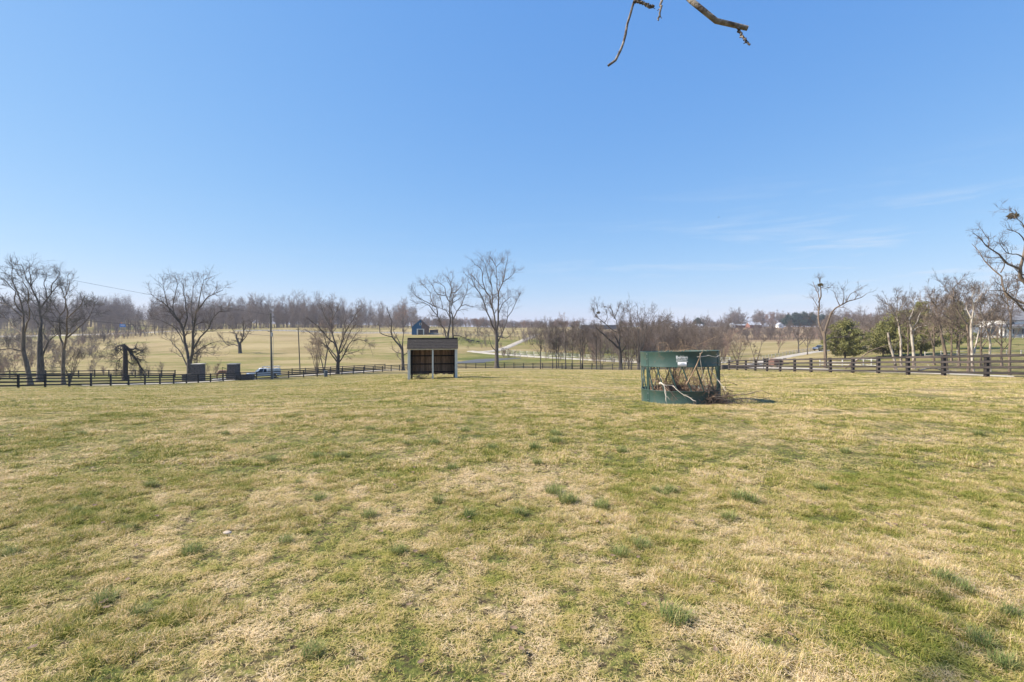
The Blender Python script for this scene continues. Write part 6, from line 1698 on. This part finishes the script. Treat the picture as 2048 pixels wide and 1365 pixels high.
# ------------------------------------------------------------------ tree overhead: trunk behind the photographer, limbs hanging into the top of the frame
def overhead():
    r = np.random.RandomState(5)
    base = np.array([-5.2, -4.5, 0.0])
    lim = []
    def L(pts, a, b): lim.append((np.array(pts, float), [a, b]))
    br = lambda px, py, Y: P(px, py, Y)
    TPp = np.array([base + [0, 0, -0.3], base + [0.1, 0.1, 1.6], base + [0.3, 0.5, 3.4], base + [0.5, 1.0, 4.8]])
    f = TPp[-1]
    m1 = [f, (-3.2, -1.0, 7.0), (-1.2, 1.2, 8.0), (0.4, 3.0, 7.6), tuple(br(1330, -120, 4.55)), tuple(br(1366, -12, 4.5)), tuple(br(1388, 6, 4.5)), tuple(br(1412, 27, 4.5)), tuple(br(1436, 44, 4.5)), tuple(br(1463, 50, 4.5)), tuple(br(1495, 57, 4.5))]
    lim.append((np.array(m1, float), [.13, .12, .10, .085, .07, .055, .040, .029, .022]))
    L([br(1475, 55, 4.5), br(1484, 72, 4.48), br(1500, 90, 4.46)], 0.012, 0.008)
    L([(0.4, 3.0, 7.6), (0.9, 3.8, 6.6), br(1280, -60, 4.4), br(1268, 2, 4.4), br(1258, 35, 4.4), br(1253, 62, 4.42), br(1243, 95, 4.42), br(1236, 115, 4.42), br(1225, 126, 4.42), br(1216, 132, 4.42)], 0.05, 0.014); lim[-1] = (lim[-1][0], [.05, .034, .018, .012, .0105])
    L([br(1267, 3, 4.4), br(1283, 6, 4.38), br(1298, 13, 4.36), br(1308, 12, 4.36)], 0.016, 0.010)
    L([br(1340, -100, 4.55), br(1326, -20, 4.5), br(1322, 20, 4.5), br(1317, 41, 4.5)], 0.02, 0.008)
    # limbs above the frame: their shadows fall across the grass at lower right
    L([f, (-6.2, -1.6, 7.2), (-7.0, 0.8, 8.0), (-7.3, 2.4, 8.5), (-6.6, 3.0, 8.7), (-5.6, 3.5, 8.6), (-4.4, 4.1, 8.8)], 0.14, 0.03); lim[-1] = (lim[-1][0], [.14, .09, .045, .022, .018, .014])
    L([(-7.0, 0.8, 8.0), (-7.9, 1.6, 8.8), (-7.8, 2.5, 9.3), (-7.4, 3.6, 9.8)], 0.03, 0.012)
    L([(-7.2, 2.2, 8.4), (-6.3, 1.8, 8.7), (-5.6, 2.0, 8.6), (-5.2, 2.3, 8.9)], 0.022, 0.01)
    L([f, (-6.2, -3.0, 7.5), (-7.6, -2.4, 9.5), (-8.6, -3.0, 11)], 0.14, 0.03)
    L([f, (-4.2, -4.6, 7.6), (-3.2, -5.6, 9.8), (-2.6, -5.6, 11.5)], 0.13, 0.03)
    TP = resample(TPp, 12)[None]; TR = np.linspace(0.36, 0.24, 12)[None]; TR[0, 0] = 0.5
    LP, LR = limbs_to_batch(lim, 44)
    seen = [0, 1, 2, 3, 4]
    LP[:, 2:-1] += r.randn(len(lim), 41, 3) * np.array([0.006, 0.006, 0.006])
    LR = LR * (1 + 0.06 * r.randn(*LR.shape))
    free = [i for i in range(len(lim)) if i not in seen]
    B1, R1 = sprout(LP[free], LR[free], 8, 0.35, 1.0, 2.0, 0.5, 0.012, 50, 8, 0.25, 0.15, r)
    keep = ~((B1[:, :, 1] > 1.5) & (B1[:, :, 2] < 2.6 + B1[:, :, 1] * 0.9)).any(1)
    B1, R1 = B1[keep], R1[keep]
    B2, R2 = sprout(B1, R1, 6, 0.2, 1.0, 0.8, 0.6, 0.006, 50, 5, 0.25, 0.2, r)
    # knobs and spurs on the visible twigs
    K, KR = sprout(LP[:5], LR[:5], np.array([7, 1, 6, 1, 2]), 0.45, 0.98, 0.030, 0.7, 0.004, 60, 3, 0.0, 0.2, r, taper=0)
    return finish_tree('overhanging_tree', base, [(TP, TR, 12), (LP, LR, 9)], [(B1, R1, 5), (B2, R2, 4), (K, KR, 5)], M['bark_over'], M['bark_over'], 'tree overhead whose bare branch tips hang into the top of the picture')
M['bark_over'] = mat('bark_overhead', (0.085, 0.062, 0.048), (0.36, 0.31, 0.26), 0.9, 9.0, 0.8, 40, lo=0.40, hi=0.66)
overhead()
# ------------------------------------------------------------------ grass
def blade_mesh(name, n, place, h0, h1, lean0, lean1, w, seed, curl=0.5, straw=0.0, wind=None):
    """n grass blades; place(r, n) gives their feet and a height factor"""
    r = np.random.RandomState(seed)
    base, hf = place(r, n); n = len(base)
    lying = r.rand(n) < straw
    h = (h0 + (h1 - h0) * r.rand(n) ** 1.5) * hf * np.where(lying, 1.45, 1.0); ln = np.radians(lean0 + (lean1 - lean0) * r.rand(n)); az = r.rand(n) * 6.283
    ln = np.where(lying, np.radians(74 + 12 * r.rand(n)), ln)
    base[:, 2] += np.where(lying, 0.03 * r.rand(n), -0.006)
    d0 = np.stack([np.cos(az) * np.sin(ln), np.sin(az) * np.sin(ln), np.cos(ln)], 1)
    ln2 = np.minimum(ln + curl * (0.4 + r.rand(n)), 1.72); d1 = np.stack([np.cos(az) * np.sin(ln2), np.sin(az) * np.sin(ln2), np.cos(ln2)], 1)
    t = az + 1.57 + 0.8 * (r.rand(n) - 0.5); s = np.stack([np.cos(t), np.sin(t), 0 * t], 1) * (w * (0.7 + 0.6 * r.rand(n)))[:, None] * 0.5
    m = base + d0 * (h * 0.5)[:, None]; tip = m + d1 * (h * 0.5)[:, None]
    V = np.stack([base - s, base + s, m + s * 0.8, m - s * 0.8, tip], 1).reshape(-1, 3)
    i = np.arange(n)[:, None] * 5
    me = mesh_np(name, V, i + np.array([[0, 1, 2, 3]]), i + np.array([[3, 2, 4]]))
    blv = np.where(lying, 0.75 + 0.35 * r.rand(n), r.rand(n))
    at = me.attributes.new('bl', 'FLOAT', 'POINT'); at.data.foreach_set('value', np.repeat(blv, 5).astype(np.float32))
    at = me.attributes.new('tipf', 'FLOAT', 'POINT'); at.data.foreach_set('value', np.tile(np.array([0, 0, .55, .55, 1], np.float32), n))
    return me
def disc(rad):
    def f(r, n):
        a = r.rand(n) * 6.283; rr = rad * np.sqrt(r.rand(n)); return np.stack([np.cos(a) * rr, np.sin(a) * rr, 0 * a], 1), np.ones(n)
    return f
def tile(size, cell):
    """feet gathered into clumps, with thin places between"""
    def f(r, n):
        x = (r.rand(n) - 0.5) * size; y = (r.rand(n) - 0.5) * size
        ox, oy = r.rand(2) * 90
        d = fbm(x / cell + ox + 50, y / cell + oy + 50, 3, 0.6)
        k = r.rand(n) < sstep(0.28, 0.52, d) * 0.9 + 0.10
        return np.stack([x, y, 0 * x], 1)[k], (0.55 + 0.9 * sstep(0.35, 0.75, d))[k]
    return f
def grass_material(name, stops, tipc=0.25, spread=0.9, world=True, mid=0.4):
    m, t, b = new_mat(name)
    b.inputs['Roughness'].default_value = 0.55; b.inputs['Specular IOR Level'].default_value = 0.25
    if world:
        ai = t.nodes.new('ShaderNodeGroup'); ai.node_tree = DRYG; dsock = ai.outputs[0]
    else:
        ai = t.nodes.new('ShaderNodeValue'); ai.outputs[0].default_value = mid; dsock = ai.outputs[0]
    bl = t.nodes.new('ShaderNodeAttribute'); bl.attribute_name = 'bl'
    tp = t.nodes.new('ShaderNodeAttribute'); tp.attribute_name = 'tipf'
    m1 = t.nodes.new('ShaderNodeMath'); m1.operation = 'MULTIPLY_ADD'; m1.inputs[1].default_value = spread
    t.links.new(bl.outputs['Fac'], m1.inputs[0]); t.links.new(dsock, m1.inputs[2])
    m2 = t.nodes.new('ShaderNodeMath'); m2.operation = 'MULTIPLY_ADD'; m2.inputs[1].default_value = tipc
    t.links.new(tp.outputs['Fac'], m2.inputs[0]); t.links.new(m1.outputs[0], m2.inputs[2])
    m3 = t.nodes.new('ShaderNodeMath'); m3.operation = 'SUBTRACT'; m3.inputs[1].default_value = spread * 0.5 + tipc * 0.4
    t.links.new(m2.outputs[0], m3.inputs[0])
    rp = t.nodes.new('ShaderNodeValToRGB'); e = rp.color_ramp.elements
    e[0].position = stops[0][0]; e[0].color = (*stops[0][1], 1); e[1].position = stops[-1][0]; e[1].color = (*stops[-1][1], 1)
    for p, c in stops[1:-1]: k = e.new(p); k.color = (*c, 1)
    t.links.new(m3.outputs[0], rp.inputs[0]); t.links.new(rp.outputs[0], b.inputs['Base Color'])
    tr = t.nodes.new('ShaderNodeBsdfTranslucent'); t.links.new(rp.outputs[0], tr.inputs['Color'])
    mx = t.nodes.new('ShaderNodeMixShader'); mx.inputs[0].default_value = 0.25
    t.links.new(b.outputs[0], mx.inputs[1]); t.links.new(tr.outputs[0], mx.inputs[2])
    t.links.new(mx.outputs[0], t.nodes['Material Output'].inputs['Surface'])
    return m
M['grass'] = grass_material('grass_blades', [(0.0, (0.155, 0.19, 0.028)), (0.22, (0.285, 0.295, 0.048)), (0.42, (0.44, 0.395, 0.105)), (0.60, (0.57, 0.445, 0.175)), (0.82, (0.70, 0.525, 0.285)), (1.0, (0.80, 0.64, 0.40))])
M['tuft'] = grass_material('tuft_blades', [(0.0, (0.13, 0.185, 0.05)), (0.5, (0.225, 0.275, 0.085)), (0.8, (0.42, 0.38, 0.14)), (1.0, (0.58, 0.47, 0.23))], spread=1.0, world=False)
M['clover'] = grass_material('clover_leaves', [(0.0, (0.045, 0.085, 0.02)), (0.5, (0.08, 0.13, 0.035)), (1.0, (0.15, 0.13, 0.065))], spread=0.6, world=False)
# square turf patches: near ones with fine blades, far ones with coarser
RINGS = [  # from, to, patch size, blades, height, width, clump size
    (1.2, 6.5, 0.75, 12500, 0.022, 0.062, 0.0031, 0.13),
    (6.5, 14, 1.3, 9500, 0.022, 0.064, 0.0060, 0.20),
    (14, 32, 2.6, 8000, 0.020, 0.062, 0.013, 0.40),
    (32, 85, 5.5, 8000, 0.022, 0.075, 0.028, 0.8)]
CP = [proto('clover_%d' % i, blade_mesh('clover_%d' % i, 60, disc(0.14), 0.012, 0.022, 45, 80, 0.016, 420 + i, curl=0.2), M['clover']) for i in range(2)]
TP_ = [proto('tuft_%d' % i, blade_mesh('tuft_%d' % i, 260, disc(0.085), 0.09, 0.19, 2, 48, 0.0042, 430 + i, curl=0.7), M['tuft']) for i in range(3)]

def in_pasture(x, y):
    """inside the fences: the pasture the photographer stands in"""
    q = np.array([(-47.6, -30), (-47.6, 75.5)] + W([(446, 79.5), (533, 85.5), (650, 93), (815, 112), (980, 118), (1160, 108), (1300, 96), (1415, 77)]) + [(29.1, 60), (29.1, -30)])
    c = np.zeros(x.shape, bool); j = len(q) - 1
    for i in range(len(q)):
        cond = ((q[i, 1] > y) != (q[j, 1] > y)) & (x < (q[j, 0] - q[i, 0]) * (y - q[i, 1]) / (q[j, 1] - q[i, 1] + 1e-12) + q[i, 0])
        c ^= cond; j = i
    return c
def lawn(rings, seed):
    r = np.random.RandomState(seed); P_, S_ = [], []
    for y0, y1, dens, sc in rings:
        hw = 1.16 * y1 + 2.0; n = int((y1 - y0) * 2 * hw * dens)
        x = (r.rand(n) * 2 - 1) * hw; y = y0 + (y1 - y0) * r.rand(n)
        k = (np.abs(x) < 1.16 * y + 2.0) & in_pasture(x, y)
        x, y = x[k], y[k]; P_.append(np.stack([x, y, ground(x, y)], 1)); S_.append(sc * (0.75 + 0.5 * r.rand(len(x))))
    return np.vstack(P_), np.concatenate(S_), r
r = np.random.RandomState(1)
protos, gp, gi, ge = [], [], [], []
for ri, (y0, y1, size, nbl, h0, h1, w, cell) in enumerate(RINGS):
    nv = 6                                              # ordinary, ordinary, lush, lush, trampled and thin, trampled and thin
    for v in range(nv):
        fb, fh, fs, l0, l1 = ((1.5, 1.0, 0.13, 12, 74), (1.5, 1.0, 0.10, 12, 74), (1.7, 1.2, 0.08, 8, 66), (1.6, 1.12, 0.09, 8, 68), (1.25, 0.85, 0.22, 30, 82), (0.95, 0.8, 0.28, 35, 84))[v]
        protos.append(proto('turf_%d%d' % (ri, v), blade_mesh('turf_%d%d' % (ri, v), int(nbl * fb), tile(size, cell), h0 * fh, h1 * fh, l0, l1, w, 600 + ri * 10 + v, straw=fs), M['grass']))
    st = size * 0.86
    ys = np.arange(y0 + st / 2, y1 + st / 2, st); xs = np.arange(-1.2 * y1 - 3, 1.2 * y1 + 3, st)
    gx_, gy_ = np.meshgrid(xs, ys); gx_ = gx_.ravel(); gy_ = gy_.ravel()
    k = (np.abs(gx_) < 1.16 * gy_ + 2.0) & in_pasture(gx_, gy_)
    for x, y in zip(gx_[k], gy_[k]):
        e = 0.4 * size
        nrm = Vector((-(float(ground(x + e, y)) - float(ground(x - e, y))) / (2 * e), -(float(ground(x, y + e)) - float(ground(x, y - e))) / (2 * e), 1)).normalized()
        q = nrm.to_track_quat('Z', 'Y').to_matrix() @ Matrix.Rotation(r.randint(4) * math.pi / 2 + 0.12 * r.randn(), 3, 'Z')
        gp.append((x, y, float(ground(x, y)))); lv = float(fbm(np.array([x * 0.45 + 70]), np.array([y * 0.55 + 30]), 3)[0]) + 0.06 * r.randn(); gi.append(ri * nv + (0 if lv < 0.44 else 2 if lv < 0.60 else 4) % 6 + r.randint(2)); ge.append(tuple(q.to_euler()))
tag(scatter('grass', np.array(gp), gi, np.array(ge), np.ones(len(gp)), protos), 'short patchy winter grass, part green and part straw, covering the pasture', 'grass', kind='stuff')
pts, sc, r = lawn([(1.6, 5, 45, 1.0), (5, 9, 18, 1.1), (9, 14, 8, 1.3)], 2)
k = fbm(pts[:, 0] * 1.1 + 13, pts[:, 1] * 1.1 + 91, 3) > 0.55
pts, sc = pts[k], sc[k]
tag(scatter('clover', pts, r.randint(0, 2, len(pts)), r.rand(len(pts)) * 6.28, sc, CP), 'low dark clover leaves among the near grass', 'clover', kind='stuff')
tufts = [(210, 1205, 1.0), (282, 1228, .75), (20, 1112, .8), (150, 1025, .7), (385, 1108, .95), (570, 1088, .85), (795, 1106, .85), (738, 1035, .95), (542, 922, .9), (1346, 1245, 1.25), (1240, 1110, .95), (1282, 1095, .95),
         (1108, 990, 1.2), (1135, 1006, 1.3), (1202, 1016, 1.0), (940, 1034, .9), (876, 1004, .8), (640, 1002, .9), (1038, 1030, .9), (300, 974, .9), (635, 914, .9), (684, 914, .9), (1890, 1165, 1.0), (1925, 1185, .9), (2005, 1335, .9), (2030, 1240, 1.0), (1480, 1000, 1.3), (1500, 1006, 1.1),
         (1458, 1038, .9), (622, 1312, .8), (1690, 906, .9), (1640, 980, .9), (1070, 898, 1.1), (1110, 885, 1.2), (985, 898, .9), (1075, 930, .9), (1245, 905, 1.0), (870, 890, .9), (812, 892, .8), (740, 860, .9), (930, 865, .9), (820, 845, .9), (1110, 870, 1.1), (1340, 985, .9), (905, 940, .8), (1310, 985, .7), (260, 1058, .6), (450, 870, .8), (165, 870, .8), (1955, 870, .9), (1960, 1290, .9)]
tp, ts = [], []
for px, py, s in tufts:
    Y = CAMZ * FPX / (py - HOR); x = X(px, Y); tp.append((x, Y, float(ground(x, Y)))); ts.append(s * (0.8 + 0.35 * min(Y, 12) / 12))
r = np.random.RandomState(12)
for i in range(40):
    Y = 6 + 22 * r.rand(); x = (r.rand() * 2 - 1) * 1.1 * Y
    if fbm(np.array([x * 0.3]), np.array([Y * 0.3]), 2)[0] > 0.5: tp.append((x, Y, float(ground(x, Y)))); ts.append(0.45 + 0.5 * r.rand())
tag(scatter('grass_tufts', np.array(tp), r.randint(0, 3, len(tp)), r.rand(len(tp)) * 6.28, np.array(ts), TP_), 'scattered blue-green tufts of longer grass in the pasture', 'grass tufts', kind='stuff')
# dead leaves
def leaf_mesh(name, seed):
    r = np.random.RandomState(seed); V = [(0, 0, 0.01)]; n = 7
    for i in range(n): a = i / n * 6.283; V.append((math.cos(a) * 0.035 * (0.7 + 0.5 * r.rand()), math.sin(a) * 0.022 * (0.7 + 0.5 * r.rand()), 0.008 + 0.02 * r.rand()))
    return mesh_np(name, V, None, [(0, i + 1, (i + 1) % n + 1) for i in range(n)])
M['dead_leaf'] = mat('dead_leaf', (0.12, 0.075, 0.045), (0.34, 0.235, 0.15), 0.8, 20)
LPs = [proto('leaf_%d' % i, leaf_mesh('leaf_%d' % i, 500 + i), M['dead_leaf']) for i in range(3)]
pts, sc, r = lawn([(1.8, 8, 2.0, 0.8), (8, 16, 0.6, 1.0)], 3)
pts[:, 2] += 0.03
tag(scatter('dead_leaves', pts, r.randint(0, 3, len(pts)), r.rand(len(pts)) * 6.28, sc, LPs), 'a few brown dead leaves lying in the near grass', 'leaves', kind='stuff')
# pale stone in the grass at lower left
Y = CAMZ * FPX / (1073 - HOR); x = X(455, Y)
bm = bmesh.new(); bmesh.ops.create_icosphere(bm, subdivisions=3, radius=0.035)
rr = random.Random(2)
for v in bm.verts:
    n = fbm(np.array([v.co.x * 20 + 9]), np.array([v.co.y * 20 + v.co.z * 13]), 3)[0]
    v.co = Vector((v.co.x * 1.25, v.co.y * 0.8, max(v.co.z, -0.02) * 0.5)) * (0.75 + 0.5 * n)
me = bpy.data.meshes.new('stone'); bm.to_mesh(me); bm.free()
M['pale_stone'] = mat('pale_stone', (0.36, 0.29, 0.22), (0.52, 0.44, 0.35), 0.9, 14)
tag(link('stone', smooth(me), M['pale_stone'], None, (x, Y, float(ground(x, Y)) + 0.035)), 'small pale stone lying in the grass at lower left', 'stone')
# ------------------------------------------------------------------ the air: thin even winter haze round the whole scene
hm = bpy.data.materials.new('haze_air'); hm.use_nodes = True
ht = hm.node_tree; ht.nodes.clear()
ho = ht.nodes.new('ShaderNodeOutputMaterial'); hv = ht.nodes.new('ShaderNodeVolumePrincipled')
hv.inputs['Color'].default_value = (0.80, 0.86, 1.0, 1)
hv.inputs['Density'].default_value = 0.00019
hv.inputs['Anisotropy'].default_value = 0.0
ht.links.new(hv.outputs[0], ho.inputs['Volume'])
zmax = max(42.0, float(_gz.max()) + 2.0)
hz = MB().box(-7600, 7600, -60, 5200, float(_gz.min()) - 1.0, zmax).build('haze', hm)
tag(hz, kind='stuff')
